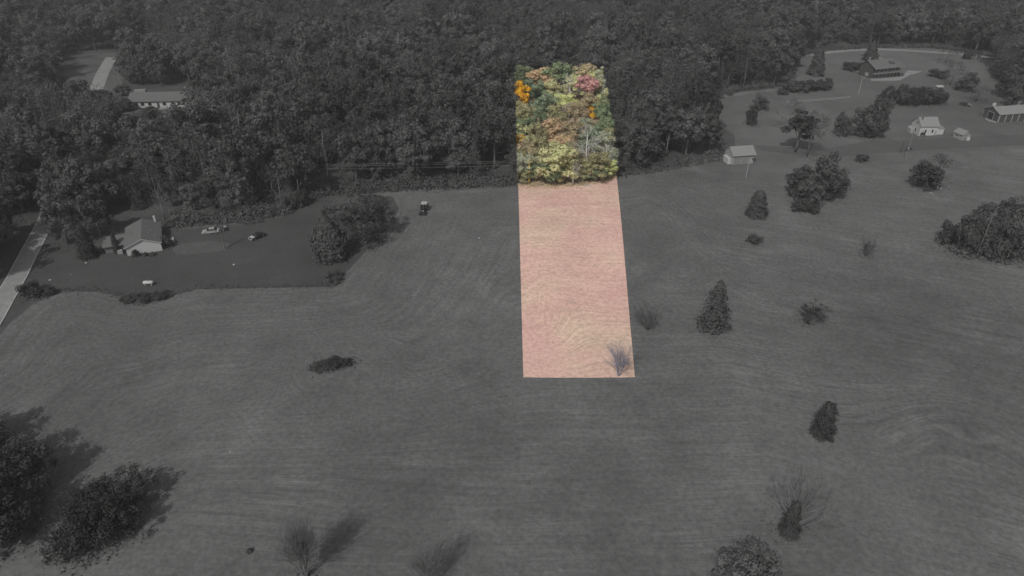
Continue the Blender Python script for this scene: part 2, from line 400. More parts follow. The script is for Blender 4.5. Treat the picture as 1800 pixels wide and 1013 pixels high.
def cone_crown(rs, R, H, z0, n=1500, size=.5, power=.8, shag=.25):
    t = rs.uniform(0, 1, n)**1.35; z = z0 + (H - z0)*t
    prof = R*np.power(np.clip(1 - t, 0, 1), power)*np.clip((t + .06)/.12, .5, 1)
    if power < 0:
        tt = t if power > -5 else 1 - t*.9
        prof = R*np.power(np.sin(np.pi*np.power(np.clip(tt*.9 + .1, 0, 1), .72 if power > -5 else .8)), .85)*.98 + .05
    th = rs.uniform(0, 2*np.pi, n)
    lob = 1 + shag*np.sin(th*5 + z*2.1 + 1.3*np.sin(z*.9))*.6 + rs.normal(size=n)*.07
    rad = prof*lob*rs.uniform(.62, 1.05, n)
    cen = np.stack([rad*np.cos(th), rad*np.sin(th), z - .12*rad], 1)
    nor = np.stack([np.cos(th), np.sin(th), np.full(n, .45)], 1) + rs.normal(size=(n, 3))*.4
    return leaves('', cen, nor, size*rs.uniform(.6, 1.3, n), rs)
def branch(mb, rs, p, d, L, r, lvl, n=4, spread_=.6, up=.12, kids=4, tips=None):
    pts = [Vector(p)]; rad = [r]; k = 3 if lvl else 2; dd = Vector(d).normalized()
    for i in range(k):
        dd = (dd + Vector(rs.normal(size=3))*.13 + Vector((0, 0, up))).normalized()
        pts.append(pts[-1] + dd*L/k); rad.append(max(r*(1 - .62*(i+1)/k), .012))
    mb.tube(pts, rad, n if lvl else 3, False)
    if lvl == 0:
        if tips is not None: tips.append(pts[-1])
        return
    for j in range(kids):
        f = .3 + .7*(j + rs.uniform(0, 1))/kids; i = min(int(f*k), k-1); q = pts[i].lerp(pts[i+1], f*k - i)
        o = dd.orthogonal().normalized(); o.rotate(Matrix.Rotation(rs.uniform(0, 6.283), 3, dd))
        nd_ = (dd*(1 - spread_) + o*spread_*rs.uniform(.8, 1.3)).normalized()
        branch(mb, rs, q, nd_, L*rs.uniform(.45, .68), r*.5*(1 - .3*f), lvl-1, n, spread_, up, kids, tips)
def trunk_mesh(name, rs, H, z0, R, r0, lc=None, limbs=7):
    mb = MB(); bend = Vector((rs.uniform(-.4, .4), rs.uniform(-.4, .4), 0))
    pts = [Vector((0, 0, -.3)), Vector((0, 0, H*.15)) + bend*.2, Vector((0, 0, H*.45)) + bend, Vector((0, 0, H*.8)) + bend*.5]
    mb.tube(pts, [r0*1.25, r0, r0*.7, r0*.2], 6)
    if lc is not None:
        for c in lc[:limbs]:
            s = pts[1].lerp(pts[2], rs.uniform(.2, 1.0)); e = Vector(c); m_ = s.lerp(e, .55) + Vector((0, 0, -.3))
            mb.tube([s, m_, e], [r0*.42, r0*.28, .05], 4, False)
    return mb.mesh(name, True)

BROAD, TALL, CONE, BARE, HALF, BUSH, SPIRE = [], [], [], [], [], [], []   # (trunk mesh, crown mesh or None, R, H)
def mk_crown(co, q, name='crown'): return quad_mesh(name, co, q)
def build_templates():
    for s in range(7):
        rs = np.random.RandomState(100+s); R, H = (5.0, 14.5)
        co, q, lc = broad_crown(rs, R, H, H*rs.uniform(.05, .16), 26 + s*3, 92, .46, rag=.3, top=rs.uniform(.3, 1), flat=.75)
        BROAD.append((trunk_mesh('trunk', rs, H, 0, R, .28, lc), mk_crown(co, q), R, H))
    for s in range(4):
        rs = np.random.RandomState(200+s); R, H = (3.2, 16.5)
        co, q, lc = broad_crown(rs, R, H, H*rs.uniform(.08, .2), 30, 80, .44, top=.2, flat=.85)
        TALL.append((trunk_mesh('trunk', rs, H, 0, R, .24, lc), mk_crown(co, q), R, H))
    for s in range(4):
        rs = np.random.RandomState(300+s); R, H = (3.4, 11)
        co, q = cone_crown(rs, R, H, .25, 2600, .5, (.75, .6, .9, .5)[s], .22)
        CONE.append((trunk_mesh('trunk', rs, H, 0, R, .2), mk_crown(co, q), R, H))
    rs = np.random.RandomState(350); co, q = cone_crown(rs, 1.1, 6.5, .15, 1500, .3, .42, .12)
    SPIRE.append((trunk_mesh('trunk', rs, 6.5, 0, 1, .1), mk_crown(co, q), 1.1, 6.5))
    for s in range(5):
        rs = np.random.RandomState(400+s); mb = MB(); H, R = 13.0, 3.6
        pts = [Vector((0, 0, -.3)), Vector((.1, 0, H*.3)), Vector((rs.uniform(-.4, .4), rs.uniform(-.4, .4), H*.62)), Vector((rs.uniform(-.6, .6), rs.uniform(-.6, .6), H*.95))]
        mb.tube(pts, [.24, .19, .12, .03], 6)
        for j in range(15):
            f = .22 + .75*j/15; i = min(int(f*3), 2); q0 = pts[i].lerp(pts[i+1], f*3 - i); a = rs.uniform(0, 6.283)
            branch(mb, rs, q0, (math.cos(a), math.sin(a), rs.uniform(.35, .9)), H*.42*(1.08 - f*.75), .09*(1.15 - f), 2, 4, .5, .1, 4)
        BARE.append((mb.mesh('trunk', True), None, R, H))
    for s in range(5):
        rs = np.random.RandomState(500+s); mb = MB(); H, R = 13.0, 4.0; tips = []
        pts = [Vector((0, 0, -.3)), Vector((.1, .1, H*.25)), Vector((rs.uniform(-.4, .4), rs.uniform(-.4, .4), H*.6)), Vector((0, 0, H*.9))]
        mb.tube(pts, [.25, .2, .13, .03], 6)
        for j in range(12):
            f = .2 + .78*j/12; i = min(int(f*3), 2); q0 = pts[i].lerp(pts[i+1], f*3 - i); a = rs.uniform(0, 6.283)
            branch(mb, rs, q0, (math.cos(a), math.sin(a), rs.uniform(.4, 1)), H*.43*(1.08 - f*.7), .09*(1.15 - f), 2, 4, .5, .1, 3, tips)
        T = np.array([tuple(v) for v in tips]); T = np.repeat(T, 9, 0) + rs.normal(size=(len(T)*9, 3))*.5
        co, q = leaves('', T, rs.normal(size=T.shape) + np.array([0, 0, .5]), .27*rs.uniform(.5, 1.2, len(T)), rs)
        HALF.append((mb.mesh('trunk', True), mk_crown(co, q), R, H))
    for s in range(5):
        rs = np.random.RandomState(600+s); R, H = 2.0, 2.2
        co, q, lc = broad_crown(rs, R, H, .05, 26, 110, .2, flat=.5, rag=.7)
        BUSH.append((trunk_mesh('trunk', rs, H, 0, R, .08, lc, 10), mk_crown(co, q), R, H))
build_templates()
LOWB = []
for s_ in range(5):
    rs = np.random.RandomState(700+s_); co, q, lc = broad_crown(rs, 4.2, 9, .1, 36 + s_*2, 100, .36, top=.5, flat=1.0, rag=.6)
    LOWB.append((trunk_mesh('trunk', rs, 9, 0, 4.2, .2, lc), mk_crown(co, q), 4.2, 9))
def near_tree(seed, R, H, z0f, lobes=60, per=110, size=.34):
    rs = np.random.RandomState(seed); co, q, lc = broad_crown(rs, R, H, H*z0f, lobes, per, size, top=.6, flat=.9, rag=1.0)
    return (trunk_mesh('trunk', rs, H, 0, R, .03*H, lc, 16), mk_crown(co, q), R, H)
def shrub_stems(seed, H, R, stems=9, kids=5, lvl=2, r=.06):
    rs = np.random.RandomState(seed); mb = MB()
    for k in range(stems):
        a = k*6.283/stems + rs.uniform(-.3, .3); ru = rs.uniform(.2, 1)*R*1.5/H
        branch(mb, rs, (math.cos(a)*.12, math.sin(a)*.12, -.1), (math.cos(a)*ru, math.sin(a)*ru, 1), H*rs.uniform(.6, .8), r, lvl, 4, .38, .12, kids)
    return (mb.mesh('branches', True), None, R, H)

def place_tree(name, label, cat, tpl, loc, R=None, H=None, rz=None, leaf='leaf', bark='bark', group=None, color=None, base_name='trunk'):
    tm, cm, r0, h0 = tpl
    sx = (R or r0)/r0; sz = (H or h0)/h0
    o = thing(name, label, cat, loc, rng.uniform(0, 6.283) if rz is None else rz, group); o.scale = (sx, sx, sz)
    for nm, me, mt in ((base_name, tm, bark), ('crown', cm, leaf)):
        if me is None: continue
        if not me.materials: me.materials.append(M[mt])
        c = bpy.data.objects.new(nm, me); C.objects.link(c); c.parent = o
        c.material_slots[0].link = 'OBJECT'; c.material_slots[0].material = M[mt]
        if color: c.color = (*color, 1)
    return o

# ------------------------------------------------------------------ woodland: where trees stand
def inpoly(x, y, poly):
    c = False; n = len(poly)
    for i in range(n):
        a, b_ = poly[i], poly[(i+1) % n]
        if (a[1] > y) != (b_[1] > y) and x < (b_[0]-a[0])*(y-a[1])/(b_[1]-a[1]) + a[0]: c = not c
    return c
wood = [tuple(P(*p)[:2]) for p in [(-320, 520), (-90, 540), (-12, 462), (50, 412), (92, 398), (130, 400), (200, 388), (300, 388), (420, 380), (530, 356), (560, 332), (760, 323), (908, 317), (1000, 315), (1082, 301), (1150, 294), (1215, 280), (1264, 267), (1258, 236), (1222, 200), (1205, 178), (1300, 158), (1378, 150), (1384, 128), (1402, 96), (1450, 82), (1640, 80), (1715, 92), (1782, 168), (1840, 185), (2100, 190)]] + [(560, 420), (760, 800), (-760, 800), (-420, 300)]
def roadside(x, y, w):
    for a, b_ in list(zip(road_pts[:-1], road_pts[1:])) + list(zip(side_pts[:-1], side_pts[1:])):
        ab = Vector((b_.x-a.x, b_.y-a.y)); ap = Vector((x-a.x, y-a.y)); tt = max(0, min(1, ap.dot(ab)/ab.dot(ab)))
        if (ap - ab*tt).length < w: return True
    return False
def to_px(p):
    z = depth(p); yc = (-(p.z - CAMH)*CP - p.y*SP)
    return 900 + FPX*p.x/z, 506.5 + FPX*((-(p.z - CAMH))*CP - p.y*SP)/z
CLEAR = [[(108, 92), (214, 88), (224, 104), (226, 150), (212, 172), (160, 182), (130, 172), (122, 150), (100, 128)], [(228, 152), (350, 150), (346, 204), (232, 204)]]
LOW = [[(90, 165), (240, 165), (250, 232), (90, 236)], [(205, 200), (365, 200), (365, 284), (205, 284)]]
cand = []
g = 7.1
for iy in range(int(800/g)):
    for ix in range(int(1520/g)):
        x = -760 + (ix + .5*(iy % 2))*g + rng.uniform(-.42, .42)*g; y = 120 + iy*g*.9 + rng.uniform(-.42, .42)*g
        if y < 115 or not inpoly(x, y, wood) or roadside(x, y, 4.6): continue
        z = gh(x, y); p = Vector((x, y, z)); dz = depth(p)
        if abs(x)/dz > 900/FPX + 40/dz: continue
        l = 2.3 - 1.3*(y-110)/191; r = (24.7 + 9.7*min(1, (y-110)/103) + 7.0*max(0, (y-213)/110))
        if l - 5 < x < r + 5 and y < 326: continue          # the bright parcel is planted by hand below
        u, v = to_px(p)
        if any(inpoly(u, v, c) for c in CLEAR): continue
        low = any(inpoly(u, v, c) for c in LOW)
        cand.append((dz, x, y, z, u, v, low))
cand.sort()
ALLT = BROAD + TALL + BROAD[:5] + HALF[:3] + BARE[:1] + CONE[:1]
WEIGHT = [3]*7 + [2]*4 + [2]*5 + [3.0]*3 + [2.2] + [.9]
def patch(x, y): return math.sin(x/37 + 1.1*math.sin(y/29)) + math.sin(y/23 + x/61)
def pick(x, y):
    k = rng.choices(range(len(ALLT)), WEIGHT)[0]
    if patch(x, y) > 1.15 and rng.random() < .55: k = 16 + rng.randrange(3)
    return k
def size_of(k, low):
    s = rng.choice((.64, .8, .9, 1.05, 1.25, 1.5))*rng.uniform(.94, 1.08)
    return (.75, rng.uniform(.3, .42)) if low else (s*rng.uniform(.9, 1.12), s*rng.uniform(.9, 1.1))
N_FRONT = 190
front, back = cand[:N_FRONT], cand[N_FRONT:]
NOUN = {'b': ('broadleaf_tree', 'full round crowned grey broadleaf tree'), 't': ('tall_tree', 'slender high crowned grey tree'), 'h': ('thinning_tree', 'half bare grey tree with thin twiggy crown'), 'n': ('bare_tree', 'leafless pale branched tree'), 'c': ('conifer', 'dark pointed conifer')}
def kind_of(k): return 'b' if k < 7 or 11 <= k < 16 else 't' if k < 11 else 'h' if k < 19 else 'n' if k < 20 else 'c'
for dz, x, y, z, u, v, low in front:
    k = pick(x, y); tpl = ALLT[k]; kd = kind_of(k); nm, lb = NOUN[kd]; sx, sz = size_of(k, low)
    if u < 85: wh = 'in the wood beside the narrow road'
    elif u < 545: wh = 'in the wood behind the white gabled house'
    elif u < 915: wh = 'in the wood edge behind the parked tractor'
    else: wh = 'in wood edge between bright strip and garage'
    place_tree(nm, lb + ' ' + wh, 'tree', tpl, (x, y, z), tpl[2]*sx, tpl[3]*sz, leaf='dark_leaf' if kd == 'c' else 'leaf', bark='pale_bark' if kd in 'nh' and rng.random() < .5 else 'bark', group=nm.replace('_', ' ') + 's ' + wh)

# the wood beyond: one mass of trees
def forest_mass():
    lib = bpy.data.collections.new('forest_tree_kinds')
    for i, (tm, cm, r0, h0) in enumerate(ALLT[:11] + ALLT[16:]):
        mb = bmesh.new(); mb.from_mesh(tm)
        if cm:
            k = len(mb.faces); mb.from_mesh(cm); mb.faces.ensure_lookup_table()
            for f_ in mb.faces[k:]: f_.material_index = 1
        me = bpy.data.meshes.new('forest_tree'); mb.to_mesh(me); mb.free()
        me.materials.append(M['pale_bark'] if i == 14 else M['bark']); me.materials.append(M['dark_leaf'] if i == 15 else M['leaf'])
        o = bpy.data.objects.new('forest_tree_%02d' % i, me); lib.objects.link(o)
    me = bpy.data.meshes.new('forest')
    me.from_pydata([(c[1], c[2], c[3]) for c in back], [], [])
    ks = [pick(c[1], c[2]) for c in back]; ks = [k if k < 11 else (k - 11 if k < 16 else k - 5) for k in ks]
    sz = [size_of(k, c[6]) for k, c in zip(ks, back)]
    a = me.attributes.new('which', 'INT', 'POINT'); a.data.foreach_set('value', ks)
    a = me.attributes.new('turn', 'FLOAT', 'POINT'); a.data.foreach_set('value', [rng.uniform(0, 6.283) for _ in ks])
    a = me.attributes.new('size', 'FLOAT_VECTOR', 'POINT'); a.data.foreach_set('vector', [q for s in sz for q in (s[0], s[0], s[1])])
    o = link('forest', me); o['kind'] = 'stuff'; tag(o, 'dense grey autumn woodland covering the far land', 'forest')
    ng = bpy.data.node_groups.new('forest_planting', 'GeometryNodeTree')
    ng.interface.new_socket('Geometry', in_out='INPUT', socket_type='NodeSocketGeometry'); ng.interface.new_socket('Geometry', in_out='OUTPUT', socket_type='NodeSocketGeometry')
    gi = nd(ng, 'NodeGroupInput'); go = nd(ng, 'NodeGroupOutput')
    ci = nd(ng, 'GeometryNodeCollectionInfo'); ci.inputs['Collection'].default_value = lib; ci.inputs['Separate Children'].default_value = True; ci.inputs['Reset Children'].default_value = True
    ip = nd(ng, 'GeometryNodeInstanceOnPoints'); ip.inputs['Pick Instance'].default_value = True
    def attr(nm, ty):
        n = nd(ng, 'GeometryNodeInputNamedAttribute', data_type=ty); n.inputs['Name'].default_value = nm; return n.outputs['Attribute']
    cx = nd(ng, 'ShaderNodeCombineXYZ'); ng.links.new(attr('turn', 'FLOAT'), cx.inputs[2])
    ng.links.new(gi.outputs[0], ip.inputs['Points']); ng.links.new(ci.outputs[0], ip.inputs['Instance'])
    ng.links.new(attr('which', 'INT'), ip.inputs['Instance Index']); ng.links.new(cx.outputs[0], ip.inputs['Rotation'])
    ng.links.new(attr('size', 'FLOAT_VECTOR'), ip.inputs['Scale']); ng.links.new(ip.outputs[0], go.inputs[0])
    md = o.modifiers.new('planting', 'NODES'); md.node_group = ng
forest_mass()

# ------------------------------------------------------------------ trees of the bright parcel (crown centre, crown width in survey units)
def crown_at(px, py, wpx, H, f=.6):
    p = P(px, py, H*f); R = wpx/2/ppm(p); return Vector((p.x, p.y, gh(p.x, p.y))), R
def mute(c, k=.44):
    l = .3*c[0] + .59*c[1] + .11*c[2]; return tuple((v*(1-k) + l*k)*1.48 for v in c)
OR, OB, GN, DG, TG, OL, LM, RD, BR, PG, YG = S(222, 135, 40, 1.5), S(168, 132, 76, 1.4), S(92, 112, 66, 1.5), S(80, 96, 60, 1.5), S(92, 112, 80, 1.5), S(122, 118, 62, 1.5), S(158, 165, 66, 1.55), S(166, 108, 103, 1.4), S(140, 121, 76, 1.45), S(128, 134, 104, 1.5), S(150, 148, 78, 1.55)
OB, GN, DG, TG, OL, LM, RD, BR, PG, YG = [mute(c) for c in (OB, GN, DG, TG, OL, LM, RD, BR, PG, YG)]; OR = S(228, 152, 40, 1.75)
STRIPTREES = [
 (1064, 150, 34, 'B', GN, 13, 'half grey half green tree on far side boundary beside red tree'),
 (1068, 178, 36, 'B', YG, 13.5, 'light olive tree split by far side boundary, uppermost of the split olives'),
 (1070, 208, 38, 'B', GN, 13.5, 'green tree split by far side boundary beside bright green tree'),
 (1074, 240, 38, 'B', OL, 13, 'olive tree split by far side boundary above pale twiggy tree'),
 (1078, 270, 34, 'B', PG, 11, 'sage tree split by far side boundary above corner bush tree'),
 (905, 196, 34, 'B', OL, 13, 'olive tree split by near side boundary below orange yellow tree'),
 (907, 228, 36, 'B', GN, 13, 'green tree split by near side boundary above small orange tree'),
 (909, 268, 36, 'B', OL, 11, 'olive tree split by near side boundary behind wires'),
 (926, 135, 34, 'B', GN, 12.5, 'green tree in last row between corner and rusty dome'),
 (962, 134, 36, 'B', YG, 12.5, 'light green tree in last row beside rusty dome'),
 (1003, 134, 38, 'B', GN, 12.5, 'green tree in last row beside reddish brown crown'),
 (1046, 133, 34, 'B', OL, 12.5, 'olive tree in last row above red tree'),
 (1061, 158, 30, 'B', PG, 13, 'pale green tree on far side edge behind red tree'),
 (912, 133, 26, 'B', DG, 15, 'deep green tree in far corner of bright strip'),
 (940, 134, 50, 'B', OB, 14, 'wide rusty brown domed tree at back of bright strip'),
 (984, 131, 44, 'B', GN, 15, 'mid green tree between rusty dome and brown crown at the back'),
 (1024, 127, 40, 'B', BR, 15, 'reddish brown crown at the back of bright strip'),
 (1056, 136, 26, 'T', PG, 15, 'pale green tree in far corner above red tree'),
 (1040, 137, 24, 'B', YG, 13, 'small yellow green crown just above red tree'),
 (915, 165, 30, 'B', OR, 15.5, 'brilliant orange yellow tree at edge of bright strip'),
 (938, 158, 36, 'B', TG, 15, 'dusky blue green tree beside orange yellow tree'),
 (968, 154, 32, 'B', YG, 13, 'yellowish olive tree in middle of bright strip'),
 (1003, 152, 34, 'N', None, 13, 'grey leafless tree behind lime coloured crown'),
 (1009, 146, 34, 'B', YG, 13, 'yellow green crown behind the grey leafless tree'),
 (988, 177, 44, 'B', LM, 11, 'bright lime yellow spreading tree'),
 (1031, 158, 44, 'R', RD, 16, 'pinkish red tree with bare pale trunk'),
 (1050, 158, 30, 'B', BR, 13, 'brownish olive tree behind red tree'),
 (957, 184, 40, 'B', TG, 14, 'blue green tree below dusky crown beside lime tree'),
 (952, 210, 38, 'B', DG, 14, 'dark bluish green tree in middle of bright strip'),
 (978, 205, 36, 'B', OL, 13, 'olive brown tree below lime tree'),
 (994, 203, 22, 'N', None, 12, 'bluish grey bare tree between olive and brown crowns'),
 (1012, 194, 38, 'B', BR, 13, 'brown oak below the red tree'),
 (1040, 198, 28, 'U', OR, 5, 'low orange sapling at foot of red tree'),
 (1060, 192, 34, 'B', GN, 14, 'bright green tree along far side of bright strip'),
 (920, 204, 42, 'B', OL, 14, 'olive tree below orange yellow tree'),
 (922, 232, 40, 'B', YG, 13, 'lit yellow olive tree with dark gaps by strip edge'),
 (944, 238, 34, 'B', OL, 13, 'olive tree in front of dark bluish green tree'),
 (980, 228, 46, 'B', OB, 13, 'orange brown spreading tree in middle of strip'),
 (1006, 232, 42, 'B', BR, 13, 'dull brown tree beside orange brown tree'),
 (1030, 226, 36, 'B', PG, 13, 'grey green tree behind white skeleton tree'),
 (1061, 228, 36, 'B', GN, 14, 'leafy green tree near strip edge behind white skeleton tree'),
 (911, 250, 22, 'B', OR, 9, 'small orange tree low at strip edge'),
 (928, 264, 44, 'B', BR, 12, 'soft brown crown above utility pole'),
 (953, 262, 40, 'B', OL, 12, 'dull olive tree behind mottled tree'),
 (975, 275, 62, 'B', YG, 15, 'large mottled yellow olive tree at front of strip woods'),
 (1032, 258, 50, 'N', None, 16, 'white skeleton tree with bare spreading branches'),
 (1008, 268, 36, 'B', OL, 12, 'olive tree between mottled tree and white skeleton'),
 (1066, 272, 30, 'N', None, 11, 'bare pale twiggy tree near strip edge'),
 (1050, 284, 40, 'B', OL, 11, 'greenish brown tree in front of pale twiggy tree'),
 (920, 285, 40, 'B', PG, 11, 'grey green tree behind utility pole'),
 (942, 298, 34, 'B', DG, 7, 'round green bush tree beside utility pole'),
 (922, 302, 30, 'B', OL, 6.5, 'olive bush tree at foot of utility pole'),
 (968, 299, 40, 'B', GN, 7.5, 'green bush tree below mottled tree'),
 (992, 298, 36, 'B', YG, 7.5, 'yellow green bush tree at front of strip woods'),
 (1008, 300, 26, 'N', None, 8, 'thin grey sapling at front of strip woods'),
 (1024, 296, 30, 'B', OL, 7, 'khaki bush at foot of white skeleton tree'),
 (1046, 297, 38, 'B', GN, 7, 'dark olive green bush tree beside white skeleton tree'),
 (1072, 294, 28, 'B', LM, 6.5, 'yellow green bush tree at corner of strip woods'),
 (1063, 250, 36, 'B', PG, 12, 'pale sage tree behind pale twiggy tree'),
 (1040, 244, 40, 'B', TG, 12, 'blue grey tree hidden partly by white skeleton tree'),
 (990, 250, 40, 'B', OB, 12, 'tawny tree behind large mottled tree'),
 (935, 225, 30, 'B', GN, 12, 'green tree deep among olive crowns'),
 (1043, 178, 34, 'B', BR, 11, 'russet tree beside red tree trunk'),
 (975, 178, 30, 'B', PG, 11, 'sage green tree tucked behind lime tree'),
]
for n_, (px, py, w, kd, colr, H, lb) in enumerate(STRIPTREES):
    loc, R = crown_at(px, py, w*1.28 if kd not in 'NUR' else w*1.12, H, .62 if kd != 'U' else .5)
    if kd == 'N': place_tree('bare_tree', lb, 'tree', BARE[n_ % 5], loc, R, H, bark='pale_bark')
    elif kd == 'U': place_tree('sapling', lb, 'tree', BUSH[n_ % 5], loc, R, H, leaf='colour_leaf', color=colr)
    elif kd == 'R':
        rs = np.random.RandomState(77); co, q, lc = broad_crown(rs, 4.6, 15, 7, 44, 60, .5, flat=.3)
        place_tree('red_tree', lb, 'tree', (trunk_mesh('trunk', rs, 15, 0, 4.6, .3, lc, 12), mk_crown(co, q), 4.6, 15), loc, R, H, leaf='colour_leaf', bark='pale_bark', color=colr)
    else:
        tpl = (TALL if kd == 'T' else BROAD)[n_ % (4 if kd == 'T' else 7)]
        place_tree('autumn_tree' if colr in (OR, OB, BR, LM, YG) else 'green_tree', lb, 'tree', tpl, loc, R, H, leaf='colour_leaf', color=colr)

# ------------------------------------------------------------------ single trees and shrubs (foot, width, height in survey units)
def solo(px, py, wpx, hpx, tpl, name, label, cat='tree', **kw):
    p = P(px, py); k = ppm(p); dep = math.atan2(CAMH, math.hypot(p.x, p.y))
    R = wpx/2/k; H = max(.4, (hpx - R*k*math.sin(dep)*.6)/(k*math.cos(dep)))
    FEET.append((p.x, p.y, R))
    return place_tree(name, label, cat, tpl, p, R, H, **kw)
FEET = []
dk = dict(leaf='dark_leaf')
def my_cone(seed, power, n=3600, size=.38, shag=.25, base=.2):
    rs = np.random.RandomState(seed); co, q = cone_crown(rs, 3.4, 11, base, n, size, power, shag)
    return (trunk_mesh('trunk', rs, 11, 0, 3.4, .2), mk_crown(co, q), 3.4, 11)
solo(1253, 578, 56, 92, my_cone(11, .62, 2300, .34, .45, .6), 'cypress_tree', 'lone pointed tree with pale trunk standing in the open field', bark='pale_bark')
solo(1329, 380, 36, 48, my_cone(12, .33, 5000), 'cedar_tree', 'compact dark cedar in field below the pale garage', **dk)
solo(1444, 766, 38, 64, my_cone(13, .2, 4200, .32, .4), 'cedar_tree', 'upright dark cedar above the bare tree pair in field', **dk)
solo(1386, 938, 38, 66, my_cone(14, .6, 4200, .3), 'cedar_tree', 'small dark cedar growing beside tall bare stems', **dk)
solo(1393, 930, 84, 120, shrub_stems(21, 12, 4, 9, 5, 2, .13), 'bare_tree', 'many stemmed leafless tree leaning out beside small dark cedar', bark='pale_bark')
solo(581, 455, 60, 84, my_cone(15, -1, 7500, .42, .10, .1), 'cedar_tree', 'broad dark cedar at corner of house lawn', **dk)
def full_half(seed):
    rs = np.random.RandomState(seed); tm = HALF[seed % 5][0]
    co, q, lc = broad_crown(rs, 4.0, 13, 1.0, 50, 44, .3, flat=.8, rag=1.0); return (tm, mk_crown(co, q), 4.0, 13.0)
solo(638, 432, 84, 100, full_half(0), 'thinning_tree', 'broad twiggy half bare tree right beside broad dark cedar', leaf='leaf')
solo(668, 415, 60, 74, full_half(1), 'thinning_tree', 'twiggy half bare tree nearest the parked tractor', leaf='leaf')
solo(610, 425, 50, 72, HALF[2], 'thinning_tree', 'half bare tree wedged behind broad dark cedar', leaf='leaf')
solo(650, 372, 54, 48, full_half(3), 'thinning_tree', 'low spreading half bare tree nearest wood edge in the thicket', leaf='dark_leaf')
solo(585, 494, 36, 20, BUSH[0], 'round_bush', 'low round bush on lawn below broad dark cedar', 'bush')
solo(508, 372, 26, 26, BUSH[1], 'shrub', 'shrub beside junk pile at wood edge, nearer the dark car', 'bush', **dk)
solo(533, 364, 22, 28, BUSH[2], 'shrub', 'shrub beside junk pile at wood edge, nearer the thicket', 'bush', **dk)
solo(580, 372, 26, 10, BUSH[3], 'shrub', 'small dark shrub at end of lawn above broad cedar', 'bush', **dk)
solo(1087, 661, 44, 56, shrub_stems(22, 6, 2.0, 5, 9, 2, .09), 'bare_tree', 'small leafless grey tree in front corner of bright strip', bark='blue_twig')
solo(1138, 580, 44, 46, shrub_stems(23, 5, 2.6, 12, 5, 2, .05), 'bare_shrub', 'leafless twiggy shrub in field just outside bright strip', 'bush', bark='dark_twig')
solo(1425, 566, 46, 42, full_half(6), 'round_bush', 'rounded grey bush in field beyond pointed tree', 'bush')
solo(1326, 428, 28, 16, BUSH[4], 'low_bush', 'tiny low bush with pale stone in upper field', 'bush')
solo(1521, 451, 24, 32, shrub_stems(24, 4, 1.6, 10, 5, 2, .04), 'bare_shrub', 'small leafless sapling alone on the sloping field', 'bush', bark='dark_twig')
solo(1516, 284, 22, 14, BUSH[0], 'low_bush', 'small bush at field edge below clump of trees', 'bush')
solo(1310, 1042, 110, 90, near_tree(31, 4, 7, .1, 44, 110, .26), 'leafy_tree', 'grey leafy tree cut by lower edge of view', leaf='leaf')
solo(538, 1016, 46, 92, shrub_stems(25, 6, 1.9, 15, 10, 2, .07), 'bare_tree', 'vase shaped leafless tree with long dark shadow low in the field', bark='light_twig')
solo(752, 1030, 60, 70, shrub_stems(26, 5, 2.4, 12, 8, 2, .06), 'bare_shrub', 'leafless shrub at lower edge of view, shadow spreading upfield', 'bush', bark='light_twig')
solo(440, 970, 10, 5, BUSH[1], 'weed_clump', 'tiny weed clump low in the open field', 'weed')
for k, (px, py, w, h) in enumerate(((566, 646, 36, 13), (588, 643, 36, 15), (607, 640, 28, 12))):
    solo(px, py, w, h, BUSH[k], 'weed_clump', 'dark weed clump in unmown island of field, ' + ('the end nearer the road', 'middle one', 'the end nearer the bright strip')[k], 'weed', leaf='dark_leaf')
# lower left corner trees
NT = [near_tree(41, 6, 13, .03, 100, 110, .3), near_tree(42, 5, 11, .02, 90, 100, .28), near_tree(43, 4.5, 9, .02, 80, 90, .26)]
for px, py, w, h, i, lb in ((-50, 800, 120, 110, 1, 'big leafy tree by picture edge, uppermost in corner grove'), (-20, 880, 150, 150, 0, 'big leafy tree in middle of corner grove'), (48, 875, 110, 110, 1, 'dark leafy tree reaching furthest into field, in corner grove'),
                            (-20, 965, 130, 140, 0, 'big leafy tree lowest in the corner grove'), (40, 935, 90, 90, 2, 'ragged leafy tree at front of corner grove'),
                            (150, 968, 100, 86, 1, 'dense leafy tree of the loose clump, lower one'), (212, 940, 90, 80, 2, 'leafy tree of the loose clump, side nearer open field'), (180, 895, 80, 62, 2, 'half hidden tree at back of the loose clump')):
    solo(px, py, w, h, NT[i], 'leafy_tree', lb)
solo(240, 880, 80, 70, full_half(2), 'thinning_tree', 'loose twiggy tree beside the loose clump', leaf='dark_leaf')
solo(140, 905, 60, 50, full_half(4), 'thinning_tree', 'thin scrubby tree between corner grove and loose clump', leaf='dark_leaf')
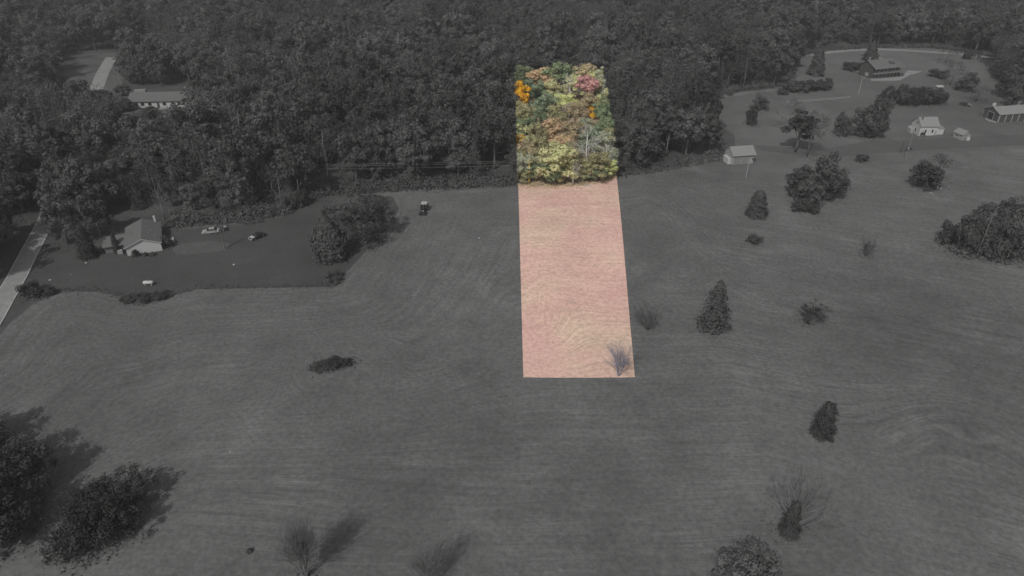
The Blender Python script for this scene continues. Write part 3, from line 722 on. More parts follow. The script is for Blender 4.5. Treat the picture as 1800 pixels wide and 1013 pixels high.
# right hand houses
solo(1433, 132, 30, 50, CONE[1], 'pine_tree', 'dark pine standing alone on lawn before the big house', **dk)
solo(1529, 106, 28, 34, CONE[0], 'pine_tree', 'dark pine right behind the big dark house', **dk)
for px, py, w, h, tpl, lb in ((1320, 220, 26, 36, LOWB[0], 'small round tree of meadow pair, nearer the garage'), (1334, 194, 28, 30, LOWB[1], 'small round tree of meadow pair, further up'),
    (1392, 228, 38, 52, HALF[1], 'thin tree at upper end of poplar clump'), (1398, 268, 50, 84, TALL[0], 'slender tree in poplar clump above rounded grove'), (1418, 276, 46, 78, HALF[3], 'twiggy pale stemmed tree in poplar clump'),
    (1477, 240, 32, 46, LOWB[2], 'round tree alone beside larger dense tree'), (1515, 242, 48, 64, LOWB[3], 'dense round tree at end of shrub row'), (1538, 242, 42, 80, LOWB[4], 'higher dense tree touching the shrub row'),
    (1628, 330, 66, 52, LOWB[0], 'broad low tree alone in upper field'), (1645, 318, 44, 48, HALF[4], 'bare topped tree behind broad low tree'),
    (1405, 345, 52, 56, LOWB[4], 'dark tree at garage end of rounded grove'), (1448, 348, 66, 76, LOWB[1], 'large round tree in rounded grove'), (1420, 356, 48, 50, LOWB[2], 'lesser round tree at front of rounded grove'),
    (1670, 150, 34, 40, HALF[2], 'thin tree on lawn beyond big house'), (1697, 160, 40, 36, LOWB[3], 'loose crowned tree below wood edge beyond trailer'), (1790, 188, 60, 54, LOWB[0], 'big tree at wood edge behind the barn'), (1765, 172, 42, 52, LOWB[1], 'tree at wood edge above the barn'),
    (1715, 178, 40, 26, HALF[0], 'thin spreading tree above dark pickup'), (1662, 112, 26, 36, HALF[1], 'wispy tree near curved driveway')):
    solo(px, py, w, h, tpl, 'lone_tree', lb, leaf='dark_leaf' if tpl in CONE else 'leaf')
for k, (px, py, w, h) in enumerate(((1562, 180, 34, 28), (1584, 184, 34, 30), (1606, 185, 38, 32), (1630, 184, 40, 32), (1650, 182, 30, 24))):
    solo(px, py, w, h, BUSH[k], 'hedge_shrub', 'dark shrub in row between big house and white house, ' + ('next to dense tree', 'second from dense tree', 'in the middle', 'below the white trailer', 'at the far end')[k], 'bush', leaf='dark_leaf')
for k, (px, py, w, h, lb) in enumerate(((1404, 370, 34, 24, 'dark shrub below rounded grove'), (1425, 374, 28, 20, 'scrubby shrub at tip of rounded grove'), (1400, 160, 46, 20, 'low shrub on lawn left of rail fence'), (1430, 158, 40, 18, 'low shrub above rail fence'), (1448, 156, 28, 18, 'small shrub above end of rail fence'),
    (1500, 124, 34, 16, 'shrub beside gable end of big house'), (1650, 136, 34, 14, 'low shrub on lawn right of big house'), (1700, 104, 20, 16, 'bush beside curved driveway'), (1590, 156, 14, 8, 'tiny bush in flower bed before big house'), (1621, 239, 10, 9, 'small round bush against white house wall'), (1374, 166, 20, 10, 'little bush at meadow edge by woods'))):
    solo(px, py, w, h, BUSH[k % 5], 'shrub', lb, 'bush', leaf='dark_leaf')
GR = [(1664, 428, 40, 40), (1690, 446, 48, 84), (1716, 454, 46, 96), (1742, 456, 54, 104), (1770, 456, 52, 98), (1800, 458, 60, 110), (1712, 420, 46, 66), (1756, 424, 56, 80), (1790, 425, 60, 86), (1840, 450, 80, 120)]
GL = ['low dark tree at tip of field grove', 'tree with slanting pale trunk next to grove tip', 'tree with forked pale trunk in field grove', 'tallest leafy tree at front of field grove', 'leafy tree at front of field grove beside tallest', 'full crowned tree at picture edge in field grove', 'tree at back of field grove near its tip', 'tree in middle of field grove back', 'tree at back of field grove near picture edge', 'outermost tree of field grove']
for k, (px, py, w, h) in enumerate(GR):
    solo(px, py, w, h, (LOWB[k % 5], LOWB[(k+2) % 5], HALF[k % 5])[k % 3] if k else BUSH[0], 'grove_tree', GL[k], leaf='dark_leaf' if k in (0, 6) else 'leaf', bark='pale_bark')
# around the white gabled house
solo(157, 452, 34, 62, my_cone(16, .45, 3600, .36, .35), 'cedar_tree', 'shaggy dark cedar on lawn beside white gabled house', **dk)
solo(207, 444, 13, 36, SPIRE[0], 'spire_tree', 'narrow dark spire conifer at house corner', **dk)
solo(121, 428, 60, 100, BROAD[2], 'lone_tree', 'leafy tree between road and shaggy cedar', leaf='leaf')
solo(178, 416, 54, 88, BROAD[4], 'lone_tree', 'leafy tree with pale trunk behind shaggy cedar', leaf='leaf', bark='pale_bark')
for k, (px, py, w, h, lb) in enumerate(((239, 451, 13, 13, 'round clipped bush at white gable wall'), (224, 449, 9, 16, 'upright bush at gable corner'), (256, 450, 10, 7, 'low planting against white gable wall, middle'), (270, 450, 12, 7, 'low planting against white gable wall, far end'), (296, 434, 22, 20, 'pale loose shrub beside house side wall'))):
    solo(px, py, w, h, BUSH[k % 5], 'garden_bush', lb, 'bush', leaf='dark_leaf' if k != 4 else 'leaf')
for k, (px, py, w, h, lb) in enumerate(((52, 520, 40, 26, 'wild shrub at road edge by lawn corner'), (78, 519, 34, 18, 'wild shrub along lawn corner next to road shrub'), (235, 526, 40, 12, 'weedy clump at dip of lawn border'), (262, 527, 36, 14, 'weedy clump beside pale stones at lawn border'), (285, 521, 34, 11, 'weedy clump below white gas tank'))):
    solo(px, py, w, h, BUSH[k % 5], 'wild_shrub', lb, 'bush', leaf='dark_leaf')

# weeds along borders: uncountable tufts
def tufts(name, label, line, width, n, h, mat):
    rs = np.random.RandomState(len(name)*7 + n); pts = PX(line); cen = []
    L = [(b_ - a).length for a, b_ in zip(pts[:-1], pts[1:])]; cum = np.cumsum([0] + L)
    for _ in range(n):
        s = rs.uniform(0, cum[-1]); i = min(int(np.searchsorted(cum, s, 'right')) - 1, len(L)-1); q = pts[i].lerp(pts[i+1], (s - cum[i])/L[i])
        x, y = q.x + rs.normal()*width*.4, q.y + rs.normal()*width*.4; cen.append((x, y, gh(x, y) + h*rs.uniform(.2, .7)))
    cen = np.array(cen); nor = rs.normal(size=cen.shape)*np.array([1, 1, .35]) + np.array([-.2, -.5, .2])
    co, q = leaves('', cen, nor, h*rs.uniform(.5, 1.5, n), rs)
    o = link(name, quad_mesh(name, co, q), mat); o['kind'] = 'stuff'; return o
M['weed_tan'] = leaf_mat('dry_weeds', 'colour', .085, .10)
def thicket(name, line, width, n, mat, rmax=1.7, per=46, leaf=.42):
    rs = np.random.RandomState(n + len(name)); pts = PX(line); C_, N_, Z_ = [], [], []
    L = [(b_ - a).length for a, b_ in zip(pts[:-1], pts[1:])]; cum = np.cumsum([0] + L)
    for _ in range(n):
        s_ = rs.uniform(0, cum[-1]); i = min(int(np.searchsorted(cum, s_, 'right')) - 1, len(L)-1); q = pts[i].lerp(pts[i+1], (s_ - cum[i])/L[i])
        x, y = q.x + rs.normal()*width*.35, q.y + rs.normal()*width*.4; r_ = rmax*rs.uniform(.4, 1.1)
        d = rs.normal(size=(per, 3)); d[:, 2] = np.abs(d[:, 2]); d /= np.linalg.norm(d, axis=1, keepdims=True)
        C_.append(np.array([x, y, gh(x, y)]) + d*r_*rs.uniform(.6, 1.05, (per, 1))*np.array([1, 1, rs.uniform(.8, 1.7)])); N_.append(d + rs.normal(size=d.shape)*.3); Z_.append(leaf*rs.uniform(.5, 1.3, per))
    co, q = leaves('', np.concatenate(C_), np.concatenate(N_), np.concatenate(Z_), rs)
    o = link(name, quad_mesh(name, co, q), mat); o['kind'] = 'stuff'
thicket('undergrowth', [(300, 392), (430, 382), (500, 370), (548, 346), (562, 333), (760, 324), (908, 320)], 4.5, 520, M['leaf'], 2.7)
thicket('undergrowth', [(1086, 303), (1150, 297), (1215, 285), (1266, 272)], 3.0, 100, M['leaf'], 2.2)
thicket('undergrowth', [(1262, 238), (1215, 192), (1300, 160), (1385, 150), (1404, 98), (1450, 83), (1640, 81), (1715, 93), (1782, 168)], 3.0, 190, M['leaf'], 2.0)
thicket('undergrowth', [(1655, 424), (1672, 440), (1700, 452), (1745, 457), (1800, 459)], 2.0, 60, M['leaf'], 1.5)
tufts('border_weeds', '', [(60, 526), (110, 509), (170, 509), (215, 520), (255, 529), (300, 518), (345, 506), (440, 505), (590, 502)], 1.8, 420, .30, M['leaf'])
tufts('wood_edge_weeds', '', [(300, 398), (430, 387), (500, 374), (560, 340), (760, 329), (909, 324)], 2.4, 3000, .6, M['leaf'])
tufts('island_weeds', '', [(548, 648), (575, 645), (600, 641), (618, 636)], 2.6, 420, .3, M['leaf'])
w = tufts('strip_weeds', '', [(912, 322), (960, 324), (1020, 322), (1083, 308)], 4.0, 2400, .5, M['weed_tan']); w.color = (*S(168, 152, 130, 1.35), 1)
tufts('meadow_weeds', '', [(1086, 307), (1150, 301), (1215, 288), (1292, 276)], 2.0, 2200, .7, M['leaf'])
tufts('driveway_weeds', '', [(1405, 97), (1450, 88), (1540, 83), (1640, 84), (1720, 94)], 3.0, 2200, .9, M['leaf'])

def long_grass():
    rs = np.random.RandomState(9); cen = []
    for x, y, R in FEET:
        if 0 < x < 40 and y > 108: continue          # the bright strip is mown to the stems
        for _ in range(int(30 + R*16)):
            a, q = rs.uniform(0, 6.283), R*rs.uniform(.3, 1.25); cen.append((x + q*math.cos(a), y + q*math.sin(a), gh(x, y) + rs.uniform(.05, .35)))
    cen = np.array(cen); co, q = leaves('', cen, rs.normal(size=cen.shape)*np.array([1, 1, .4]) + np.array([0, -.4, .3]), rs.uniform(.15, .42, len(cen)), rs)
    link('long_grass', quad_mesh('long_grass', co, q), M['tall_grass'])['kind'] = 'stuff'
M['tall_grass'] = leaf_mat('dry_grass_blades', 'grey', .115, .13)
long_grass()

# ------------------------------------------------------------------ buildings
def yaw_of(a, b_): d = b_ - a; return math.atan2(d.y, d.x)
def gable_roof(w, l, eave, ridge, over=.35, th=.18, y0=0.0):
    """ridge along local y, from y0 to y0+l; returns a slab roof"""
    hw = w/2 + over; dz = (ridge - eave)*over/(w/2); m = MB()
    m.prism([(-hw, eave - dz), (0, ridge), (hw, eave - dz), (hw, eave - dz + th), (0, ridge + th), (-hw, eave - dz + th)], y0 - over, y0 + l + over)
    return m
def gable_body(w, l, eave, ridge, y0=0.0):
    return MB().prism([(-w/2, -.4), (w/2, -.4), (w/2, eave), (0, ridge - .02), (-w/2, eave)], y0, y0 + l)
def window(par, x0, x1, z0, z1, y, nx=-1, axis='y', frame=None):
    f_ = MB(); t_ = .09; e = nx*.05
    def bx(m, a0, a1, c0, c1, d0, d1):
        lo, hi = min(d0, d1), max(d0, d1)
        if axis == 'y': m.box(a0, a1, lo, hi, c0, c1)
        else: m.box(lo, hi, a0, a1, c0, c1)
    for a in ((x0, x0+t_, z0, z1), (x1-t_, x1, z0, z1), (x0+t_, x1-t_, z0, z0+t_), (x0+t_, x1-t_, z1-t_, z1)): bx(f_, *a, y - e*.4, y + e)
    w_ = f_.obj('window', frame or M['white2'], par)
    p_ = MB(); bx(p_, x0+t_, x1-t_, z0+t_, z1-t_, y - e*.4, y + e*.3); p_.obj('pane', M['glass'], w_)

# white gabled house on the lawn
fl, fr = P(229.5, 446), P(282, 446)
c0 = (fl + fr)/2; hz = math.radians(24); w1 = 8.4; l1 = 13.0
h1 = thing('gabled_house', 'white gabled single storey house with grey roof on lawn beside road', 'house', c0, hz)
gable_body(w1, l1, 2.6, 4.3).obj('wall', M['white'], h1); gable_roof(w1, l1, 2.6, 4.3, .4).obj('roof', M['roofgrey'], h1)
m = MB().prism([(3.6, 2.3), (9.6, 2.3), (9.6, -.4), (3.6, -.4)], -9.4, -w1/2, 'x'); wl = m.obj('wall', plain('grey_siding', G(.12), .8, .1), h1)  # wing siding in a mid grey of its own
m = MB(); m.prism([(3.0, 2.15), (6.6, 3.5), (10.2, 2.15), (10.2, 2.33), (6.6, 3.68), (3.0, 2.33)], -9.8, -w1/2 + 1.6, 'x'); m.obj('roof', M['roofgrey'], h1)
for a in (2.4, 6.8): window(h1, a, a+1.3, .9, 2.0, w1/2, 1, 'x')
MB().box(w1/2, w1/2+.06, 9.6, 10.6, 0, 2.1).obj('door', M['white2'], h1)
for q in ((1.6, 4.0), (2.2, 6.2), (3.2, 3.0)): MB().tube([(q[0], q[1], 4.3 - q[0]*.4), (q[0], q[1], 4.75 - q[0]*.4)], .12, 8).obj('vent_pipe', M['white2'], h1)
MB().box(2.9, 3.4, 12.6, 13.1, 2.6, 4.9).obj('chimney', M['white'], h1)
MB().box(-6.6, -5.4, 2.0, 3.0, -.2, 1.1).obj('meter_box', M['white2'], h1)
gl = MB(); gl.prism([(-w1/2-.4, 2.4), (0, 4.26), (w1/2+.4, 2.4), (w1/2+.4, 2.58), (0, 4.44), (-w1/2-.4, 2.58)], -.46, -.404); gl.obj('fascia', M['white'], h1)

# ranch house in the wood
a0, a1 = P(237, 184), P(337, 183)
h2 = thing('ranch_house', 'long low house with grey roof half hidden in the wood', 'house', (a0 + a1)/2, yaw_of(a0, a1) + math.pi/2)
w2 = 10.5; l2 = (a1 - a0).length
o = gable_body(w2, l2, 3.0, 5.2, -l2/2).obj('wall', M['white'], h2); gable_roof(w2, l2, 3.0, 5.2, .6, .2, -l2/2).obj('roof', M['roofgrey'], h2)
for a in (-9.5, -7.0, -3.4, 2.6, 5.6, 8.2): window(h2, a, a+1.5, .9, 2.3, -w2/2, -1, 'x')
MB().box(-w2/2-.07, -w2/2, -.6, .5, 0, 2.2).obj('door', M['log'], h2)
MB().box(1.4, 3.2, -l2/2+l2*.78, -l2/2+l2*.98, 3.5, 5.9).obj('chimney', M['roofpale'], h2)
mb = MB(); mb.box(-w2/2-3.0, -w2/2-.02, -6.5, -.5, -.3, .35); mb.obj('porch', M['concrete'], h2)

# big dark house with balcony
f0, f1 = P(1531, 138.5), P(1591, 133)
h3 = thing('balcony_house', 'large dark timber house with long balcony on rise below driveway', 'house', f0, yaw_of(f0, f1))
L3, W3 = 14.5, 8.6
m = MB().prism([(0, -.4), (0, 5.2), (W3/2, 7.6), (W3, 5.2), (W3, -.4)], 0, L3, 'x'); m.obj('wall', M['log'], h3)
m = MB().prism([(-2.0, 4.75), (W3/2, 7.75), (W3+.6, 5.0), (W3+.6, 5.2), (W3/2, 7.95), (-2.0, 4.95)], -.6, L3+.4, 'x'); m.obj('roof', M['roofdark'], h3)
m = MB().prism([(1.6, -.4), (1.6, 4.3), (W3-1, 4.3), (W3-1, -.4)], L3, L3+4.6, 'x'); m.obj('wall', M['log'], h3)
m = MB().prism([(-1.9, 4.3), (4.2, 5.9), (W3-.6, 4.5), (W3-.6, 4.7), (4.2, 6.1), (-1.9, 4.5)], L3+.42, L3+5.2, 'x'); m.obj('roof', M['roofdark'], h3)
MB().box(-.2, L3+5.0, -1.9, -.01, 2.35, 2.55).obj('balcony_floor', M['wood'], h3)
for k in range(9): MB().box(.0+k*2.35, .14+k*2.35, -1.88, -1.74, -.3, 4.75 if k < 7 else 4.25).obj('post', M['wood'], h3)
for z_ in (2.75, 3.05, 3.35): MB().box(-.2, L3+5.0, -1.93, -1.885, z_, z_+.1).obj('rail', M['wood'], h3)
for k in range(6): window(h3, .8+k*2.3, 2.4+k*2.3, .2, 2.0, 0, -1); window(h3, .9+k*2.3, 2.2+k*2.3, 3.0, 4.6, 0, -1)
MB().prism([(.3, 4.8), (.3, 6.6), (2.2, 7.2), (2.2, 5.6)], L3*.72, L3*.72+2.6, 'x').obj('dormer', M['log'], h3)
MB().prism([(2.2, .6), (4.4, .6), (4.4, 2.2), (2.2, 2.2)], -.06, 0, 'x').obj('window', M['white2'], h3)
MB().box(1.4, 2.0, 5.2, 5.8, 6, 9.0).obj('chimney', M['roofpale'], h3)
wt_ = turf('worn_grass', G(.083), (.15, .2, .2))[0]
sheet('worn_track', ribbon(PX([(298, 402), (330, 400), (372, 398), (430, 391), (492, 380), (535, 364)]), 2.2), wt_, .11, 2)
sheet('dry_patch', PX([(300, 436), (330, 428), (372, 424), (405, 428), (398, 440), (350, 447), (310, 449)]), wt_, .11, 2)
sheet('patio', PX([(1529, 139), (1532, 143), (1582, 142), (1600, 132), (1622, 126), (1596, 124), (1584, 135)]), M['concrete'], .09, 2)
sheet('patio', PX([(1504, 124), (1506, 127), (1524, 134), (1530, 132), (1516, 124)]), M['concrete'], .09, 2)

# white house
f0, f1 = P(1614, 239.5), P(1646, 238)
h4 = thing('white_house', 'white one and a half storey house with small annex', 'house', f0, yaw_of(f0, f1))
L4 = (f1 - f0).length; W4 = 6.2
MB().prism([(0, -.4), (0, 3.8), (W4/2, 6.3), (W4, 3.8), (W4, -.4)], 0, L4, 'x').obj('wall', M['white'], h4)
MB().prism([(-.35, 3.62), (W4/2, 6.4), (W4+.35, 3.62), (W4+.35, 3.8), (W4/2, 6.58), (-.35, 3.8)], -.25, L4+.25, 'x').obj('roof', M['roofpale'], h4)
MB().prism([(.5, -.4), (.5, 2.6), (4.6, 3.0), (4.6, -.4)], L4, L4+2.7, 'x').obj('annex', M['white'], h4)
MB().prism([(.3, 2.62), (.3, 2.74), (4.8, 3.14), (4.8, 3.02)], L4+.26, L4+2.95, 'x').obj('annex_roof', M['roofpale'], h4)
for a in (1.9, 4.6): window(h4, a, a+.8, 1.2, 2.6, 0, -1, 'y', M['white'])
window(h4, 2.3, 3.3, 1.0, 2.3, 0, -1, 'x', M['white']); window(h4, 2.6, 3.5, 3.9, 4.9, 0, -1, 'x', M['white'])
MB().box(L4-1.2, L4-.4, -.06, 0, .1, 2.1).obj('door', M['white2'], h4)
MB().box(.9, 1.3, 2.0, 2.4, 5.2, 6.9).obj('chimney', M['roofdark'], h4)
MB().prism([(3.4, -.4), (3.4, 1.7), (6.0, 2.2), (6.0, -.4)], -1.6, 0, 'x').obj('lean_to', M['white2'], h4)
# small shed
f0, f1 = P(1674, 241), P(1690, 247.5)
h5 = thing('garden_shed', 'little pale grey shed with pitched roof next to white house', 'shed', f0, yaw_of(f0, f1))
L5 = (f1 - f0).length; W5 = 3.6
MB().prism([(0, -.4), (0, 2.1), (W5/2, 3.3), (W5, 2.1), (W5, -.4)], 0, L5, 'x').obj('wall', plain('pale_siding', G(.21), .8, .1), h5)
MB().prism([(-.3, 1.94), (W5/2, 3.36), (W5+.3, 1.94), (W5+.3, 2.08), (W5/2, 3.5), (-.3, 2.08)], -.25, L5+.25, 'x').obj('roof', M['roofpale'], h5)
MB().box(L5, L5+.06, 1.0, 2.6, 0, 1.9).obj('door', M['wood'], h5)
window(h5, 1.4, 2.2, .9, 1.6, 0, -1)
p = P(1700, 247); wb = thing('water_tote', 'white upright container standing in front of little shed', 'container', p)
MB().box(-.55, .55, -.5, .5, .12, 1.25).obj('tank', M['white'], wb); MB().tube([(0, 0, 1.25), (0, 0, 1.36)], .16, 10).obj('lid', M['metal'], wb); MB().box(-.6, .6, -.55, .55, -.1, .118).obj('pallet', M['wood'], wb)

# long barn
f0, f1 = P(1753, 215.5), P(1800, 213)
h6 = thing('pole_barn', 'long dark barn with pale roof and white wall stripes', 'barn', f0, yaw_of(f0, f1))
L6, W6 = 19.0, 8.5
MB().prism([(0, -.4), (0, 3.2), (W6/2, 5.0), (W6, 3.2), (W6, -.4)], 0, L6, 'x').obj('wall', M['darkwall'], h6)
MB().prism([(-.4, 3.08), (W6/2, 5.06), (W6+.4, 3.08), (W6+.4, 3.24), (W6/2, 5.22), (-.4, 3.24)], -.35, L6+.35, 'x').obj('roof', M['roofpale'], h6)
for k in range(7): MB().box(.05+k*3.0, .45+k*3.0, -.07, -.002, -.2, 3.1).obj('wall_stripe', M['white2'], h6)
for k in range(6):
    for j in range(3): MB().box(.75+k*3.0+j*.75, 1.4+k*3.0+j*.75, -.04, -.002, -.1, 2.95).obj('wall_panel', M['darkwall'], h6)
MB().box(-.04, -.002, 2.9, 5.6, 0, 2.9).obj('doorway_shade', M['black'], h6)  # flat black slab, the dark of the open doorway put into its colour
for y_ in (.1, 2.7, 5.65, 8.1): MB().box(-.08, -.002, y_, y_+.18, -.2, 3.1).obj('trim', M['white2'], h6)
MB().box(-.08, -.002, 2.9, 5.6, 2.93, 3.08).obj('trim', M['white2'], h6)
sheet('barn_apron', PX([(1731, 209), (1736, 213), (1752, 217), (1748, 211), (1740, 206)]), M['concrete'], .09, 2)
p = P(1799, 192); sl = thing('outbuilding', 'pale small building with rounded roof behind long barn', 'shed', p, -.2)
MB().prism([(-3, -.4), (3, -.4), (3, 2.6), (2.2, 3.8), (0, 4.4), (-2.2, 3.8), (-3, 2.6)], 0, 7).obj('wall', M['roofpale'], sl); MB().box(-1, 1, -.06, 0, 0, 2.2).obj('door', M['white2'], sl)

# pale garage
f0, f1 = P(1286, 290), P(1323, 287.5)
h7 = thing('pale_garage', 'pale garage with two wide doors below the wood', 'garage', f0, yaw_of(f0, f1))
L7 = (f1 - f0).length; W7 = 6.0
MB().prism([(0, -.4), (0, 3.5), (W7/2, 5.4), (W7, 3.5), (W7, -.4)], 0, L7, 'x').obj('wall', M['white2'], h7)
MB().prism([(-.6, 3.16), (W7/2, 5.46), (W7+.4, 3.28), (W7+.4, 3.44), (W7/2, 5.62), (-.6, 3.32)], -.3, L7+.6, 'x').obj('roof', M['roofpale'], h7)
for x_ in (.5, 3.5):
    d_ = MB().box(x_, x_+2.7, -.05, -.002, 0, 2.35).obj('garage_door', plain('grey_door_paint', G(.17), .7, .1), h7)
    for j in range(4): MB().box(x_+.05, x_+2.65, -.075, -.052, .06+j*.57, .57+j*.57).obj('door_panel', bpy.data.materials['grey_door_paint'], d_)
window(h7, L7-.75, L7-.15, 1.0, 2.0, 0, -1)
MB().prism([(.8, -.4), (.8, 1.9), (4.5, 2.2), (4.5, -.4)], -1.2, 0, 'x').obj('lean_to', M['white'], h7)
# roof seen among the trees by the road
p = P(90, 327); sm = thing('hidden_shed', 'little white shed peeking between roadside trees', 'shed', p, .5)
MB().prism([(-1.5, -.4), (1.5, -.4), (1.5, 2.4), (0, 3.2), (-1.5, 2.4)], 0, 3).obj('wall', M['white2'], sm); gable_roof(3, 3, 2.4, 3.2, .25, .1).obj('roof', M['roofgrey'], sm); MB().box(-.5, .5, -.05, 0, 0, 1.9).obj('door', M['log'], sm)

# ------------------------------------------------------------------ air
hz_ = MB().box(-1400, 1400, -400, 1500, -6, 96).obj('haze', None); hz_['kind'] = 'stuff'
hm = bpy.data.materials.new('pale_haze'); hm.use_nodes = True; t = hm.node_tree; t.nodes.clear()
vo = nd(t, 'ShaderNodeVolumePrincipled'); vo.inputs['Color'].default_value = (.9, .9, .9, 1); vo.inputs['Density'].default_value = .00017
ho = nd(t, 'ShaderNodeOutputMaterial'); t.links.new(vo.outputs[0], ho.inputs['Volume']); hz_.data.materials.append(hm)

# ------------------------------------------------------------------ poles, wires, fence
def pole(px, py, h, label, arm=True, yaw=0.0, r=.15, lamp=False, mat='polewood'):
    t_ = thing('utility_pole', label, 'pole', P(px, py), yaw)
    MB().tube([(0, 0, -.5), (0, 0, h*.5), (0, 0, h)], [r*1.2, r, r*.75], 8).obj('pole_shaft', M[mat], t_)
    if arm:
        MB().box(-1.1, 1.1, -.2, -.11, h-.75, h-.6).obj('crossarm', M[mat], t_)
        for x_ in (-1.0, 0.0, 1.0): MB().tube([(x_, -.155, h-.6), (x_, -.155, h-.5), (x_, -.155, h-.38)], [.05, .09, .05], 6).obj('insulator', M['white'], t_)
    if lamp:
        MB().tube([(0, -.1, h-.4), (0, -.9, h-.2), (0, -1.5, h-.25)], .05, 6).obj('lamp_arm', M['metal'], t_); MB().box(-.18, .18, -1.8, -1.4, h-.38, h-.22).obj('lamp_head', M['white'], t_)
    return t_
pole(930, 324, 8.3, 'tan utility pole at wood edge inside bright strip', r=.2)
pole(395.5, 438, 7.6, 'dark service pole on lawn between house and dark car', False, r=.19, mat='bark')
pole(1311.5, 312, 7.0, 'pale leaning pole in front of pale garage', False, r=.14, lamp=True, mat='white2')
pole(1508.5, 167, 8.4, 'pale pole with lamp below big dark house', False, r=.14, lamp=True, mat='white2')
pole(1591, 281, 11, 'thin grey pole at field edge below white house', True, .4, r=.11, mat='wood')
pole(1583, 269, 4.6, 'short dark post beside thin grey pole', False, r=.13, mat='log')
wl_, wr_ = P(455, 332), P(930, 324)
for k, (dz_, lb) in enumerate(((8.1, 'topmost of three bright wires along the wood edge'), (7.55, 'middle one of three bright wires along the wood edge'), (6.6, 'lowest of three bright wires along the wood edge'))):
    pts = []
    for i in range(25):
        s = i/24; q = wl_.lerp(wr_, s); pts.append((q.x, q.y - .155, (wl_.z + dz_)*(1-s) + (wr_.z + dz_)*s - 3*s*(1-s)*.4))
    tag(MB().tube(pts, .028, 4, False).obj('power_wire', M['wire']), lb, 'wire', 'power wires')
pole(455, 332, 8.3, 'utility pole at wood edge among trees, far end of wires')
fa, fb = P(1381, 183), P(1494, 174)
fe = thing('rail_fence', 'pale low rail fence crossing lawn below big house', 'fence', fa, yaw_of(fa, fb)); LF = (fb - fa).length
for k in range(13):
    x_ = k*LF/12; q = fa.lerp(fb, k/12); z_ = gh(q.x, q.y) - fa.z
    MB().box(x_-.08, x_+.08, -.08, .08, z_-.3, z_+1.25).obj('post', M['wood'], fe)
    if k < 12:
        q2 = fa.lerp(fb, (k+1)/12); z2 = gh(q2.x, q2.y) - fa.z
        for zz in (.45, 1.05): MB().tube([(x_, -.1, z_+zz), (x_+LF/12, -.1, z2+zz)], .10, 5).obj('rail', M['white2'], fe)

# ------------------------------------------------------------------ vehicles and small things
def wheel(par, x, y, r, w=.24):
    m_ = MB().tube([(x-w/2, y, r), (x+w/2, y, r)], r, 14).obj('wheel', M['black'], par)
    MB().tube([(x-w/2-.02, y, r), (x+w/2+.02, y, r)], r*.55, 10).obj('rim', M['metal'], m_)
def car(px, py, yaw, label, paint, hood=None, pickup=False, name='parked_car', cat='car'):
    t_ = thing(name, label, cat, P(px, py) + Vector((0, 0, .06)), yaw)   # front towards -y
    W = .88
    prof = [(-2.25, .32), (2.2, .32), (2.28, .55), (2.2, .9), (1.25, .98), (-1.0, .98), (-2.15, .85), (-2.3, .55)]
    b_ = MB(); n = len(prof)
    for sx_, inn in ((-1, 0), (1, 0)): pass
    vs = []
    for x_, k in ((-W, .93), (-W*.93, 1), (W*.93, 1), (W, .93)): vs.append([(x_, y_*k if abs(y_) > 2 else y_, .32 + (z_-.32)*(k*.98 if z_ > .6 else 1)) for y_, z_ in prof])
    flat = [v for r_ in vs for v in r_]; fs = [tuple(range(n)), tuple(range(4*n-1, 3*n-1, -1))]
    for r_ in range(3):
        for i in range(n): fs.append((r_*n+i, (r_+1)*n+i, (r_+1)*n+(i+1) % n, r_*n+(i+1) % n))
    b_.add(flat, fs); b_.obj('body', paint, t_)
    if pickup: cab = ((-.95, .98), (.55, .98), (.4, 1.62), (-.35, 1.62))
    else: cab = ((-1.05, .98), (1.7, .93), (1.05, 1.45), (-.35, 1.45))
    g_ = MB(); vs = [(s_*(W*.92 if z_ < 1.2 else W*.74), y_, z_) for s_ in (-1, 1) for y_, z_ in cab]
    g_.add(vs, [(0, 1, 2, 3), (7, 6, 5, 4), (0, 4, 5, 1), (1, 5, 6, 2), (2, 6, 7, 3), (3, 7, 4, 0)]); g_.obj('glasshouse', M['glass'], t_)
    zt = cab[2][1]; MB().box(-W*.76, W*.76, cab[3][0]-.05, cab[2][0]+.05, zt-.01, zt+.05, None, .03).obj('cab_roof', paint, t_)
    if hood: MB().box(-W*.84, W*.84, -2.05, -1.08, .95, 1.005, None, .04).obj('hood', hood, t_)
    if pickup: MB().box(-W*.8, W*.8, .7, 2.1, .97, 1.0).obj('cargo_bed', M['black'], t_)
    for s_ in (-1, 1):
        MB().box(s_*.62-.18, s_*.62+.18, -2.31, -2.2, .58, .74).obj('headlight', M['lamp'], t_)
        for y_ in (-1.4, 1.35): wheel(t_, s_*.8, y_, .33)
    MB().box(-.85, .85, -2.36, -2.24, .34, .5).obj('bumper', M['metal'], t_)
    return t_
car(453, 419, math.radians(-38), 'dark car with reflections painted white on its hood, parked on lawn past the pole', M['carpaint'], M['white'], False)  # white panel paints bright reflections onto the dark hood
car(371.5, 410, math.radians(-75), 'white car parked on lawn between house and pole', M['white2'], None, False)
car(1696, 186, math.radians(35), 'dark pickup truck standing on grass above long barn', M['carpaint'], M['metal'], True, 'pickup_truck', 'pickup truck')
